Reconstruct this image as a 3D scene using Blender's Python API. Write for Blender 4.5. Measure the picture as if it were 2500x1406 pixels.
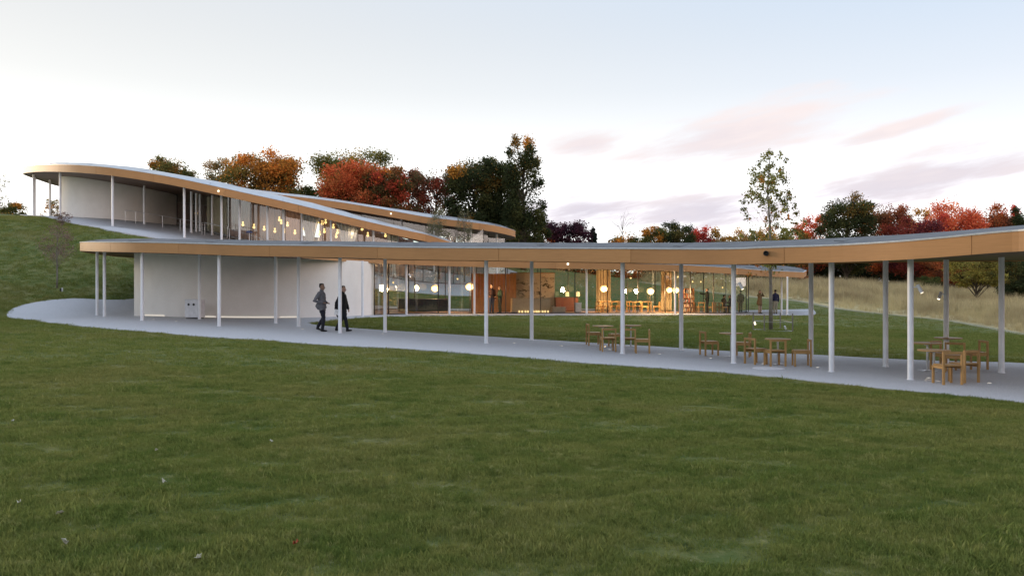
import bpy, bmesh, math, random
import numpy as np
from mathutils import Vector, Matrix, geometry as mgeo
from mathutils.bvhtree import BVHTree

for o in list(bpy.data.objects):
    bpy.data.objects.remove(o, do_unlink=True)
SC = bpy.context.scene
COL = SC.collection

# ------------------------------------------------------------------ camera
EYE = 1.65          # eye height above the lawn at the photographer's feet
F = 2000.0          # focal length in pixels of the 2500 px wide photograph
HX, HY = 1250.0, 703.0
cam_d = bpy.data.cameras.new('camera')
cam = bpy.data.objects.new('camera', cam_d)
COL.objects.link(cam)
cam.location = (0, 0, EYE)
cam.rotation_euler = (math.radians(90), 0, 0)
cam_d.sensor_width = 36.0
cam_d.lens = 36.0 * F / 2500.0
cam_d.clip_start = 0.1
cam_d.clip_end = 3000
SC.camera = cam

# ------------------------------------------------------------------ sky
SUN_AZ = Vector((-0.86, 0.50, 0)).normalized()      # towards the sun, low at the left
SUN_EL = math.radians(7)
world = bpy.data.worlds.new('World')
SC.world = world
world.use_nodes = True
WN, WL = world.node_tree.nodes, world.node_tree.links
WN.clear()


def wn(t, **kw):
    n = WN.new(t)
    for k, v in kw.items():
        setattr(n, k, v)
    return n


def wmath(op, a, b=None, c=None, clamp=False):
    n = wn('ShaderNodeMath', operation=op, use_clamp=clamp)
    for i, v in enumerate((a, b, c)):
        if v is None:
            continue
        if hasattr(v, 'links'):
            WL.new(v, n.inputs[i])
        else:
            n.inputs[i].default_value = v
    return n.outputs[0]


def wmix(fac, a, b):
    n = wn('ShaderNodeMix', data_type='RGBA')
    if hasattr(fac, 'links'):
        WL.new(fac, n.inputs[0])
    else:
        n.inputs[0].default_value = fac
    for i, v in ((6, a), (7, b)):
        if hasattr(v, 'links'):
            WL.new(v, n.inputs[i])
        else:
            n.inputs[i].default_value = (*v, 1)
    return n.outputs[2]


def wramp(fac, stops):
    n = wn('ShaderNodeValToRGB')
    WL.new(fac, n.inputs[0])
    n.color_ramp.interpolation = 'B_SPLINE'
    e = n.color_ramp.elements
    e[0].position, e[0].color = stops[0][0], (*stops[0][1], 1)
    e[1].position, e[1].color = stops[-1][0], (*stops[-1][1], 1)
    for p, c in stops[1:-1]:
        x = e.new(p)
        x.color = (*c, 1)
    return n.outputs[0]


tc = wn('ShaderNodeTexCoord')
DIR = tc.outputs['Generated']
sep = wn('ShaderNodeSeparateXYZ')
WL.new(DIR, sep.inputs[0])
VX, VY, VZ = sep.outputs
sky = wn('ShaderNodeTexSky', sky_type='NISHITA')
sky.sun_disc = False
sky.sun_elevation = SUN_EL
sky.sun_rotation = math.atan2(SUN_AZ.x, SUN_AZ.y)
sky_s = wn('ShaderNodeVectorMath', operation='SCALE')
WL.new(sky.outputs[0], sky_s.inputs[0])
sky_s.inputs['Scale'].default_value = 0.07
# high thin evening veil over the clear sky
el = wmath('MAXIMUM', VZ, 0.0)
sund = wn('ShaderNodeVectorMath', operation='DOT_PRODUCT')
WL.new(DIR, sund.inputs[0])
sund.inputs[1].default_value = SUN_AZ
toward = wmath('MULTIPLY_ADD', sund.outputs['Value'], 0.5, 0.5, clamp=True)   # 1 at the sun, 0 opposite
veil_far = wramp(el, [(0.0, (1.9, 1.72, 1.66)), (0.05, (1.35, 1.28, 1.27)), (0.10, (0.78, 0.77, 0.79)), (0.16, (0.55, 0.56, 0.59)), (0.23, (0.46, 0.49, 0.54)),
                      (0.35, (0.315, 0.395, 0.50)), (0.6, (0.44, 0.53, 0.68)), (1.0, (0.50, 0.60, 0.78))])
veil_sun = wramp(el, [(0.0, (3.2, 2.75, 1.95)), (0.05, (2.2, 2.05, 1.75)), (0.10, (1.1, 1.08, 1.03)), (0.16, (0.62, 0.62, 0.61)), (0.23, (0.49, 0.49, 0.485)),
                      (0.35, (0.405, 0.41, 0.415)), (0.6, (0.46, 0.53, 0.64)), (1.0, (0.50, 0.60, 0.78))])
tsm = wn('ShaderNodeMapRange', interpolation_type='SMOOTHSTEP')
WL.new(toward, tsm.inputs[0])
tsm.inputs[1].default_value, tsm.inputs[2].default_value = 0.42, 0.98
veil = wmix(tsm.outputs[0], veil_far, veil_sun)
# afterglow opposite the sun: pink belt, heightened and brightened to light the front faces
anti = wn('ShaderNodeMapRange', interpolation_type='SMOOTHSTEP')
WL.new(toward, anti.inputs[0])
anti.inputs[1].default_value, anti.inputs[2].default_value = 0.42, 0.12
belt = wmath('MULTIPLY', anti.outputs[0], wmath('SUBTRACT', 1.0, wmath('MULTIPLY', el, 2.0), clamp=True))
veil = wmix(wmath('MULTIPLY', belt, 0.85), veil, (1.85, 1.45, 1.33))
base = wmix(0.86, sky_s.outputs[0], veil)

# azimuth / elevation in degrees, azimuth 0 along +Y, clockwise
AZ = wmath('MULTIPLY', wmath('ARCTAN2', VX, VY), 57.29578)
EL = wmath('MULTIPLY', wmath('ARCSINE', VZ), 57.29578)
comb = wn('ShaderNodeCombineXYZ')
WL.new(wmath('MULTIPLY', AZ, 0.055), comb.inputs[0])
WL.new(wmath('MULTIPLY_ADD', AZ, -0.045, wmath('MULTIPLY', EL, 0.30)), comb.inputs[1])
nz = wn('ShaderNodeTexNoise')
WL.new(comb.outputs[0], nz.inputs['Vector'])
nz.inputs['Scale'].default_value = 2.4
nz.inputs['Detail'].default_value = 7
nz.inputs['Roughness'].default_value = 0.58
NOISE = nz.outputs[0]


def deg(px, py):
    x, y = (px - HX) / F, (HY - py) / F
    return math.degrees(math.atan(x)), math.degrees(math.atan2(y, math.hypot(x, 1)))


# long loose clouds low over the horizon: ellipses in azimuth / elevation, frayed by noise
ae = wn('ShaderNodeCombineXYZ')
WL.new(AZ, ae.inputs[0])
WL.new(EL, ae.inputs[1])
body = None
for (px, py, rx, ry, tilt) in ((1790, 328, 8.5, 2.0, 9), (2230, 440, 11.5, 1.7, 9), (1430, 512, 6.0, 1.9, 2), (1705, 515, 6.5, 1.6, 5),
                               (1430, 352, 3.2, 1.0, 6), (2200, 312, 4.5, 0.45, 13)):
    a, e = deg(px, py)
    mp = wn('ShaderNodeMapping', vector_type='TEXTURE')
    WL.new(ae.outputs[0], mp.inputs[0])
    mp.inputs[1].default_value = (a, e, 0)
    mp.inputs[2].default_value = (0, 0, math.radians(tilt))
    mp.inputs[3].default_value = (rx, ry, 1)
    ln = wn('ShaderNodeVectorMath', operation='LENGTH')
    WL.new(mp.outputs[0], ln.inputs[0])
    body = ln.outputs['Value'] if body is None else wmath('MINIMUM', body, ln.outputs['Value'])
cm = wmath('MULTIPLY_ADD', NOISE, 2.6, wmath('SUBTRACT', -0.38, body))
cms = wn('ShaderNodeMapRange', interpolation_type='SMOOTHSTEP')
WL.new(cm, cms.inputs[0])
cms.inputs[1].default_value, cms.inputs[2].default_value = -0.35, 0.75
lf = wmath('MULTIPLY_ADD', EL, 0.13, wmath('MULTIPLY_ADD', NOISE, 1.6, -1.35), clamp=True)
skycol = wmix(wmath('MULTIPLY', cms.outputs[0], 0.92), base, wmix(lf, (0.335, 0.312, 0.36), (0.485, 0.425, 0.42)))
# the same kind of loose streaky cloud goes on round the rest of the sky
rest = wmath('MULTIPLY', wmath('SUBTRACT', NOISE, 0.60), 5.0, clamp=True)
rest = wmath('MULTIPLY', rest, wmath('MULTIPLY', wmath('SUBTRACT', wmath('ABSOLUTE', AZ), 38.0), 0.1, clamp=True))
skycol = wmix(wmath('MULTIPLY', rest, 0.7), skycol, (0.92, 0.80, 0.82))
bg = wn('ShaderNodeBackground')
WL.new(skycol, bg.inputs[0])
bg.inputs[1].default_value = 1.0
wo = wn('ShaderNodeOutputWorld')
WL.new(bg.outputs[0], wo.inputs[0])

sun_l = bpy.data.lights.new('sun', 'SUN')
sun_l.energy = 1.2
sun_l.angle = math.radians(12)
sun_l.color = (1.0, 0.78, 0.55)
sun = bpy.data.objects.new('sun', sun_l)
COL.objects.link(sun)
sd = Vector((SUN_AZ.x * math.cos(SUN_EL), SUN_AZ.y * math.cos(SUN_EL), math.sin(SUN_EL)))
sun.rotation_euler = sd.to_track_quat('Z', 'Y').to_euler()
sun.location = (-60, 40, 30)

SC.view_settings.view_transform = 'Standard'
SC.view_settings.look = 'None'
SC.view_settings.exposure = 1.02
SC.view_settings.gamma = 1.0
SC.view_settings.use_curve_mapping = False
SC.cycles.use_denoising = True
SC.cycles.max_bounces = 8
SC.cycles.transparent_max_bounces = 24
SC.cycles.sample_clamp_indirect = 6.0
SC.cycles.caustics_reflective = False
SC.cycles.caustics_refractive = False

RNG = np.random.default_rng(7)
random.seed(7)


# ------------------------------------------------------------------ helpers
def W(px, py, d):
    """photo pixel and distance along the view axis -> world point"""
    return Vector(((px - HX) / F * d, d, EYE + (HY - py) / F * d))


class MB:
    """collects faces for one mesh"""

    def __init__(s):
        s.v, s.f, s.mi = [], [], []

    def add(s, vs, fs, m=0):
        o = len(s.v)
        s.v += [tuple(v) for v in vs]
        s.f += [tuple(i + o for i in f) for f in fs]
        s.mi += [m] * len(fs)
        return s

    def box(s, cx, cy, cz, sx, sy, sz, rz=0.0, m=0):
        c, n = math.cos(rz), math.sin(rz)
        vs = []
        for dz in (-1, 1):
            for dx, dy in ((-1, -1), (1, -1), (1, 1), (-1, 1)):
                x, y = dx * sx / 2, dy * sy / 2
                vs.append((cx + x * c - y * n, cy + x * n + y * c, cz + dz * sz / 2))
        return s.add(vs, [(3, 2, 1, 0), (4, 5, 6, 7), (0, 1, 5, 4), (1, 2, 6, 5), (2, 3, 7, 6), (3, 0, 4, 7)], m)

    def bar(s, a, b, w, h=None, m=0):
        """square bar from a to b"""
        a, b = Vector(a), Vector(b)
        h = h or w
        d = (b - a).normalized()
        up = Vector((0, 0, 1)) if abs(d.z) < 0.95 else Vector((0, 1, 0))
        x = d.cross(up).normalized() * w / 2
        y = x.cross(d).normalized() * h / 2
        vs = [p + i * x + j * y for p in (a, b) for i, j in ((-1, -1), (1, -1), (1, 1), (-1, 1))]
        return s.add(vs, [(3, 2, 1, 0), (4, 5, 6, 7), (0, 1, 5, 4), (1, 2, 6, 5), (2, 3, 7, 6), (3, 0, 4, 7)], m)

    def tube(s, pts, rad, n=8, cap=True, m=0, flat=None):
        """swept tube; rad a number, list of numbers or list of (rx, ry)"""
        pts = [Vector(p) for p in pts]
        k = len(pts)
        if not isinstance(rad, (list, tuple)):
            rad = [rad] * k
        vs = []
        ref = Vector(flat) if flat else None
        for i, p in enumerate(pts):
            d = (pts[min(i + 1, k - 1)] - pts[max(i - 1, 0)])
            d = d.normalized() if d.length > 1e-9 else Vector((0, 0, 1))
            if ref is None:
                ref = Vector((1, 0, 0)) if abs(d.x) < 0.9 else Vector((0, 1, 0))
            x = (ref - d * ref.dot(d))
            x = x.normalized() if x.length > 1e-6 else d.orthogonal().normalized()
            y = d.cross(x)
            r = rad[i]
            rx, ry = r if isinstance(r, (list, tuple)) else (r, r)
            for j in range(n):
                a = 2 * math.pi * j / n
                vs.append(p + x * math.cos(a) * rx + y * math.sin(a) * ry)
        fs = [(i * n + j, i * n + (j + 1) % n, (i + 1) * n + (j + 1) % n, (i + 1) * n + j) for i in range(k - 1) for j in range(n)]
        if cap:
            fs += [tuple(reversed(range(n))), tuple(range((k - 1) * n, k * n))]
        return s.add(vs, fs, m)

    def lathe(s, c, prof, n=24, m=0):
        c = Vector(c)
        vs = [c + Vector((r * math.cos(2 * math.pi * j / n), r * math.sin(2 * math.pi * j / n), z)) for r, z in prof for j in range(n)]
        k = len(prof)
        fs = [(i * n + j, i * n + (j + 1) % n, (i + 1) * n + (j + 1) % n, (i + 1) * n + j) for i in range(k - 1) for j in range(n)]
        fs += [tuple(reversed(range(n))), tuple(range((k - 1) * n, k * n))]
        return s.add(vs, fs, m)

    def mesh(s, name, mats, smooth=False):
        me = bpy.data.meshes.new(name)
        me.from_pydata(s.v, [], s.f)
        for m in (mats if isinstance(mats, (list, tuple)) else [mats]):
            me.materials.append(m)
        if any(s.mi):
            me.polygons.foreach_set('material_index', s.mi)
        if smooth:
            me.polygons.foreach_set('use_smooth', [True] * len(me.polygons))
        me.update()
        return me

    def build(s, name, mats, parent=None, smooth=False, bevel=0.0):
        return link(name, s.mesh(name, mats, smooth), parent, bevel)


def link(name, me, parent=None, bevel=0.0):
    o = bpy.data.objects.new(name, me)
    COL.objects.link(o)
    if parent:
        o.parent = parent
    if bevel:
        b = o.modifiers.new('bevel', 'BEVEL')
        b.width, b.segments, b.limit_method = bevel, 2, 'ANGLE'
    return o


def tag(o, label=None, cat=None, group=None, kind=None):
    for k, v in (('label', label), ('category', cat), ('group', group), ('kind', kind)):
        if v:
            o[k] = v
    return o


def empty(name, loc=(0, 0, 0), rz=0.0):
    o = bpy.data.objects.new(name, None)
    COL.objects.link(o)
    o.location = loc
    o.rotation_euler = (0, 0, rz)
    return o


def copy_tree(o, parent=None):
    c = o.copy()
    COL.objects.link(c)
    c.parent = parent
    for ch in list(o.children):
        copy_tree(ch, c)
    return c


def smooth_auto(o, ang=40):
    me = o.data
    me.polygons.foreach_set('use_smooth', [True] * len(me.polygons))
    me.set_sharp_from_angle(angle=math.radians(ang))
    return o


def catmull(pts, per=6, closed=False):
    P = [np.array(p, float) for p in pts]
    n = len(P)
    out = []
    rng = range(n if closed else n - 1)
    for i in rng:
        if closed:
            p0, p1, p2, p3 = P[i - 1], P[i], P[(i + 1) % n], P[(i + 2) % n]
        else:
            p0, p1, p2, p3 = P[max(i - 1, 0)], P[i], P[i + 1], P[min(i + 2, n - 1)]
        t1 = math.sqrt(np.linalg.norm(p1 - p0)) or 1e-6
        t2 = math.sqrt(np.linalg.norm(p2 - p1)) or 1e-6
        t3 = math.sqrt(np.linalg.norm(p3 - p2)) or 1e-6
        m1 = (p2 - p1) / t2 - ((p2 - p0) / (t1 + t2) - (p1 - p0) / t1) if t1 > 1e-5 else (p2 - p1) / t2
        m2 = (p2 - p1) / t2 - ((p3 - p1) / (t2 + t3) - (p3 - p2) / t3) if t3 > 1e-5 else (p2 - p1) / t2
        m1, m2 = m1 * t2, m2 * t2
        for k in range(per):
            t = k / per
            out.append((2 * t ** 3 - 3 * t ** 2 + 1) * p1 + (t ** 3 - 2 * t ** 2 + t) * m1 + (-2 * t ** 3 + 3 * t ** 2) * p2 + (t ** 3 - t ** 2) * m2)
    if not closed:
        out.append(P[-1])
    return np.array(out)


def resample(poly, step, closed=False):
    P = np.array(poly, float)
    if closed:
        P = np.vstack([P, P[:1]])
    L = np.r_[0, np.cumsum(np.linalg.norm(np.diff(P, axis=0), axis=1))]
    n = max(2, int(round(L[-1] / step)) + 1)
    s = np.linspace(0, L[-1], n)
    out = np.stack([np.interp(s, L, P[:, k]) for k in range(P.shape[1])], 1)
    return out[:-1] if closed else out


class TPS:
    def __init__(s, xy, z, lam=0.0):
        s.c = np.array(xy, float)
        n = len(s.c)
        K = s.k(s.c, s.c) + lam * np.eye(n)
        P = np.c_[np.ones(n), s.c]
        A = np.block([[K, P], [P.T, np.zeros((3, 3))]])
        s.w = np.linalg.solve(A, np.r_[np.array(z, float), 0, 0, 0])

    @staticmethod
    def k(a, b):
        r2 = ((a[:, None, :] - b[None]) ** 2).sum(-1)
        return 0.5 * r2 * np.log(np.maximum(r2, 1e-12))

    def __call__(s, x, y):
        x, y = np.atleast_1d(np.asarray(x, float)), np.atleast_1d(np.asarray(y, float))
        sh = x.shape
        q = np.c_[x.ravel(), y.ravel()]
        out = np.empty(len(q))
        for i in range(0, len(q), 20000):
            a = q[i:i + 20000]
            out[i:i + 20000] = s.k(a, s.c) @ s.w[:-3] + np.c_[np.ones(len(a)), a] @ s.w[-3:]
        return out.reshape(sh)


def inside(poly, x, y):
    poly = np.asarray(poly)[:, :2]
    x, y = np.asarray(x, float), np.asarray(y, float)
    r = np.zeros(x.shape, bool)
    n = len(poly)
    for i in range(n):
        x1, y1 = poly[i]
        x2, y2 = poly[(i + 1) % n]
        if y1 == y2:
            continue
        c = ((y1 > y) != (y2 > y)) & (x < (x2 - x1) * (y - y1) / (y2 - y1) + x1)
        r ^= c
    return r


def edge_dist(poly, x, y, closed=True):
    poly = np.asarray(poly)[:, :2]
    q = np.c_[np.ravel(x), np.ravel(y)]
    best = np.full(len(q), 1e9)
    n = len(poly)
    for i in range(n if closed else n - 1):
        a, b = poly[i], poly[(i + 1) % n]
        ab = b - a
        t = np.clip(((q - a) @ ab) / max(ab @ ab, 1e-9), 0, 1)
        best = np.minimum(best, ((q - a - t[:, None] * ab) ** 2).sum(1))
    return np.sqrt(best).reshape(np.shape(x))


def cdt(poly, step):
    """triangulate a closed outline with a grid of inner points"""
    poly = np.asarray(poly)[:, :2]
    x0, y0 = poly.min(0)
    x1, y1 = poly.max(0)
    gx, gy = np.meshgrid(np.arange(x0 + step / 2, x1, step), np.arange(y0 + step / 2, y1, step))
    gx, gy = gx.ravel(), gy.ravel()
    k = inside(poly, gx, gy)
    gx, gy = gx[k], gy[k]
    k = edge_dist(poly, gx, gy) > step * 0.35
    pts = [Vector(p) for p in poly] + [Vector(p) for p in zip(gx[k], gy[k])]
    n = len(poly)
    r = mgeo.delaunay_2d_cdt(pts, [(i, (i + 1) % n) for i in range(n)], [], 1, 1e-5)
    V = np.array([tuple(v) for v in r[0]])
    Fc = []
    for f in r[2]:
        a, b, c = (V[i] for i in f[:3])
        ar = (b[0] - a[0]) * (c[1] - a[1]) - (b[1] - a[1]) * (c[0] - a[0])
        Fc.append(tuple(f) if ar > 0 else tuple(reversed(f)))
    return V, Fc


# ------------------------------------------------------------------ materials
def mat(name):
    m = bpy.data.materials.new(name)
    m.use_nodes = True
    m.node_tree.nodes.clear()
    return m


class NT:
    def __init__(s, m):
        s.m, s.n, s.l = m, m.node_tree.nodes, m.node_tree.links

    def node(s, t, **kw):
        n = s.n.new(t)
        for k, v in kw.items():
            setattr(n, k, v)
        return n

    def put(s, sock, v):
        if hasattr(v, 'links'):
            s.l.new(v, sock)
        elif v is not None:
            if sock.type in ('RGBA',) and len(v) == 3:
                v = (*v, 1)
            sock.default_value = v

    def noise(s, scale, detail=4, rough=0.5, vec=None, dist=0.0):
        n = s.node('ShaderNodeTexNoise')
        n.inputs['Scale'].default_value = scale
        n.inputs['Detail'].default_value = detail
        n.inputs['Roughness'].default_value = rough
        n.inputs['Distortion'].default_value = dist
        if vec is not None:
            s.l.new(vec, n.inputs['Vector'])
        return n.outputs[0]

    def pos(s):
        return s.node('ShaderNodeNewGeometry').outputs['Position']

    def obj(s):
        return s.node('ShaderNodeTexCoord').outputs['Object']

    def scale(s, vec, sc):
        n = s.node('ShaderNodeVectorMath', operation='MULTIPLY')
        s.l.new(vec, n.inputs[0])
        n.inputs[1].default_value = sc
        return n.outputs[0]

    def mix(s, fac, a, b, blend='MIX'):
        n = s.node('ShaderNodeMix', data_type='RGBA', blend_type=blend)
        s.put(n.inputs[0], fac)
        s.put(n.inputs[6], a)
        s.put(n.inputs[7], b)
        return n.outputs[2]

    def rng(s, v, a, b, c=0.0, d=1.0, smooth=False):
        n = s.node('ShaderNodeMapRange', interpolation_type='SMOOTHSTEP' if smooth else 'LINEAR')
        s.put(n.inputs[0], v)
        for i, k in enumerate((a, b, c, d)):
            n.inputs[i + 1].default_value = k
        return n.outputs[0]

    def math(s, op, a, b=None):
        n = s.node('ShaderNodeMath', operation=op)
        s.put(n.inputs[0], a)
        s.put(n.inputs[1], b)
        return n.outputs[0]

    def bump(s, h, strength=0.3, dist=0.02):
        n = s.node('ShaderNodeBump')
        n.inputs['Strength'].default_value = strength
        n.inputs['Distance'].default_value = dist
        s.l.new(h, n.inputs['Height'])
        return n.outputs[0]

    def random(s):
        return s.node('ShaderNodeObjectInfo').outputs['Random']

    def principled(s, col, rough=0.6, metal=0.0, normal=None, spec=0.5, emit=None, estr=0.0):
        p = s.node('ShaderNodeBsdfPrincipled')
        s.put(p.inputs['Base Color'], col)
        s.put(p.inputs['Roughness'], rough)
        p.inputs['Metallic'].default_value = metal
        p.inputs['Specular IOR Level'].default_value = spec
        if normal is not None:
            s.l.new(normal, p.inputs['Normal'])
        if emit is not None:
            p.inputs['Emission Color'].default_value = (*emit, 1)
            p.inputs['Emission Strength'].default_value = estr
        s.out(p.outputs[0])
        return p

    def out(s, sh):
        o = s.node('ShaderNodeOutputMaterial')
        s.l.new(sh, o.inputs[0])


def simple(name, col, rough=0.6, metal=0.0, var=0.12, scale=6.0, bump=0.0, bscale=60.0, spec=0.4, emit=None, estr=0.0):
    m = mat(name)
    t = NT(m)
    v = t.noise(scale, 5, 0.6, t.obj())
    c = t.mix(t.rng(v, 0.3, 0.7), tuple(k * (1 - var) for k in col), tuple(min(1, k * (1 + var)) for k in col))
    nrm = t.bump(t.noise(bscale, 3, 0.6, t.obj()), bump, 0.01) if bump else None
    t.principled(c, rough, metal, nrm, spec, emit, estr)
    return m


M = {}


def grass_color(t, vec):
    n1 = t.noise(0.22, 4, 0.55, vec, 0.6)
    n2 = t.noise(1.3, 6, 0.7, vec, 0.8)
    n3 = t.noise(9.0, 3, 0.6, vec, 0.3)
    n4 = t.noise(3.2, 4, 0.6, vec, 0.5)
    c = t.mix(t.rng(n2, 0.34, 0.66, smooth=True), (0.084, 0.118, 0.032), (0.159, 0.166, 0.056))
    c = t.mix(t.rng(n1, 0.48, 0.66, 0.0, 0.6, True), c, (0.182, 0.164, 0.067))
    c = t.mix(t.rng(n1, 0.45, 0.28, 0.0, 0.55, True), c, (0.061, 0.105, 0.026))
    c = t.mix(t.rng(n4, 0.56, 0.72, 0.0, 0.55), c, (0.211, 0.195, 0.087))
    c = t.mix(t.rng(n4, 0.42, 0.28, 0.0, 0.65), c, (0.038, 0.061, 0.015))
    c = t.mix(t.rng(n3, 0.57, 0.70, 0.0, 0.65), c, (0.275, 0.256, 0.122))
    c = t.mix(t.rng(n3, 0.42, 0.30, 0.0, 0.7), c, (0.031, 0.051, 0.013))
    return c


m = mat('lawn_soil_and_grass'); t = NT(m)
p = t.pos()
t.principled(grass_color(t, p), 0.9, 0, t.bump(t.noise(38, 4, 0.7, p), 0.8, 0.03), 0.1)
M['lawn'] = m
m = mat('grass_blade'); t = NT(m)
p = t.pos()
isl = t.node('ShaderNodeNewGeometry').outputs['Random Per Island']
c = grass_color(t, p)
c = t.mix(t.rng(isl, 0, 1, 0.0, 0.3), c, (0.115, 0.120, 0.038))
c = t.mix(1.0, c, (1.52, 1.56, 1.32), 'MULTIPLY')
dif = t.node('ShaderNodeBsdfDiffuse'); t.l.new(c, dif.inputs[0])
trn = t.node('ShaderNodeBsdfTranslucent'); t.l.new(c, trn.inputs[0])
mx = t.node('ShaderNodeMixShader'); mx.inputs[0].default_value = 0.3
t.l.new(dif.outputs[0], mx.inputs[1]); t.l.new(trn.outputs[0], mx.inputs[2]); t.out(mx.outputs[0])
M['blade'] = m
m = mat('dry_meadow_grass'); t = NT(m)
p = t.pos()
isl = t.node('ShaderNodeNewGeometry').outputs['Random Per Island']
c = t.mix(t.rng(t.noise(0.16, 4, 0.6, p), 0.35, 0.65, smooth=True), (0.70, 0.58, 0.32), (0.38, 0.29, 0.165))
c = t.mix(t.rng(t.noise(0.5, 3, 0.6, p), 0.5, 0.75, 0, 0.6), c, (0.66, 0.565, 0.33))
c = t.mix(t.rng(isl, 0, 1, 0, 0.5), c, (0.44, 0.38, 0.20))
dif = t.node('ShaderNodeBsdfDiffuse'); t.l.new(c, dif.inputs[0])
trn = t.node('ShaderNodeBsdfTranslucent'); t.l.new(c, trn.inputs[0])
mx = t.node('ShaderNodeMixShader'); mx.inputs[0].default_value = 0.25
t.l.new(dif.outputs[0], mx.inputs[1]); t.l.new(trn.outputs[0], mx.inputs[2]); t.out(mx.outputs[0])
M['meadow'] = m
m = mat('gravel_concrete'); t = NT(m)
p = t.pos()
c = t.mix(t.rng(t.noise(45, 3, 0.75, p), 0.3, 0.7), (0.27, 0.27, 0.275), (0.64, 0.64, 0.645))
c = t.mix(t.rng(t.noise(0.45, 4, 0.6, p), 0.3, 0.7, 0, 0.35), c, (0.40, 0.40, 0.405))
t.principled(c, 0.85, 0, t.bump(t.noise(90, 2, 0.6, p), 0.5, 0.01), 0.25)
M['path'] = m
m = mat('dirt_track'); t = NT(m)
p = t.pos()
c = t.mix(t.rng(t.noise(6, 4, 0.7, p), 0.3, 0.7), (0.20, 0.19, 0.11), (0.36, 0.33, 0.22))
t.principled(c, 0.95, 0, None, 0.1)
M['track'] = m


def wood(name, dark, light, rough=0.5, streak=(0.6, 0.6, 22.0), rnd=0.2):
    m = mat(name); t = NT(m)
    v = t.scale(t.obj(), streak)
    g = t.noise(3.0, 6, 0.65, v, 0.5)
    c = t.mix(t.rng(g, 0.28, 0.72), dark, light)
    c = t.mix(t.rng(t.random(), 0, 1, 0.0, rnd), c, tuple(k * 0.62 for k in dark))
    c = t.mix(t.rng(t.noise(0.7, 3, 0.5, t.obj()), 0.35, 0.7, 0, 0.25), c, tuple(k * 1.15 for k in light))
    t.principled(c, rough, 0, t.bump(g, 0.15, 0.004), 0.35)
    return m


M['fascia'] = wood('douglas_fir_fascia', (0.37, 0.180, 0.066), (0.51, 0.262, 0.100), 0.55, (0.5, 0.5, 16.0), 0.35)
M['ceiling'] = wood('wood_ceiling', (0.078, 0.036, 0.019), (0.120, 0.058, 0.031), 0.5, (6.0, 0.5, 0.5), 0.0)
M['oak'] = wood('oak', (0.36, 0.20, 0.068), (0.52, 0.31, 0.115), 0.5, (14.0, 14.0, 2.0), 0.5)
M['floor_wood'] = wood('floor_wood', (0.20, 0.11, 0.055), (0.30, 0.17, 0.085), 0.4, (1.0, 9.0, 1.0), 0.0)
M['brown_wall'] = wood('brown_wood_wall', (0.20, 0.085, 0.035), (0.32, 0.145, 0.06), 0.5, (9.0, 9.0, 0.6), 0.3)
M['metal_roof'] = None
m = mat('zinc_roof'); t = NT(m)
c = t.mix(t.rng(t.noise(1.4, 5, 0.65, t.obj()), 0.3, 0.7), (0.105, 0.11, 0.11), (0.155, 0.16, 0.165))
t.principled(c, t.rng(t.noise(3.0, 4, 0.6, t.obj()), 0.3, 0.7, 0.6, 0.75), 0.0, None, 0.12)
M['metal_roof'] = m
M['bright_roof'] = simple('bright_metal_roof', (0.50, 0.52, 0.54), 0.3, 0.9, 0.08, 2.0)
M['drip'] = simple('drip_edge_metal', (0.62, 0.63, 0.66), 0.4, 0.6)
M['column'] = simple('white_steel_paint', (0.80, 0.81, 0.83), 0.45, 0.0, 0.06, 3.0, 0.05, 40)
m = mat('white_plaster'); t = NT(m)
c = t.mix(t.rng(t.noise(0.9, 5, 0.6, t.obj()), 0.3, 0.7), (0.78, 0.74, 0.685), (0.86, 0.825, 0.775))
c = t.mix(t.rng(t.noise(14, 3, 0.7, t.obj()), 0.35, 0.75, 0, 0.25), c, (0.70, 0.665, 0.62))
t.principled(c, 0.9, 0, t.bump(t.noise(30, 3, 0.6, t.obj()), 0.2, 0.01), 0.2)
M['plaster'] = m
m = mat('window_glass'); t = NT(m)
ge = t.node('ShaderNodeNewGeometry')
dt = t.node('ShaderNodeVectorMath', operation='DOT_PRODUCT')
t.l.new(ge.outputs['Incoming'], dt.inputs[0]); t.l.new(ge.outputs['Normal'], dt.inputs[1])
sch = t.math('POWER', t.math('SUBTRACT', 1.0, t.math('ABSOLUTE', dt.outputs['Value'])), 5.0)
fac = t.rng(sch, 0.0, 1.0, 0.05, 0.9)          # Schlick reflectance, the same from both sides of the pane
tr = t.node('ShaderNodeBsdfTransparent'); tr.inputs[0].default_value = (0.95, 0.97, 0.955, 1)
gl = t.node('ShaderNodeBsdfGlossy'); gl.inputs[0].default_value = (1, 1, 1, 1); gl.inputs['Roughness'].default_value = 0.004
t.l.new(t.bump(t.noise(0.35, 2, 0.5, t.pos()), 0.06, 0.1), gl.inputs['Normal'])
mx = t.node('ShaderNodeMixShader')
t.l.new(fac, mx.inputs[0]); t.l.new(tr.outputs[0], mx.inputs[1]); t.l.new(gl.outputs[0], mx.inputs[2]); t.out(mx.outputs[0])
M['glass'] = m
M['frame'] = simple('dark_bronze_frame', (0.045, 0.04, 0.038), 0.4, 0.5)
M['steel'] = simple('brushed_steel', (0.55, 0.56, 0.58), 0.35, 0.9)
M['bark'] = simple('bark', (0.085, 0.068, 0.052), 0.95, 0, 0.35, 5, 0.6, 25, 0.1)
M['pale_bark'] = simple('pale_bark', (0.20, 0.18, 0.15), 0.95, 0, 0.3, 5, 0.5, 25, 0.1)
m = mat('leaves'); t = NT(m)
at = t.node('ShaderNodeAttribute'); at.attribute_name = 'leafcol'
dif = t.node('ShaderNodeBsdfDiffuse'); t.l.new(at.outputs[0], dif.inputs[0])
trn = t.node('ShaderNodeBsdfTranslucent'); t.l.new(at.outputs[0], trn.inputs[0])
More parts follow.
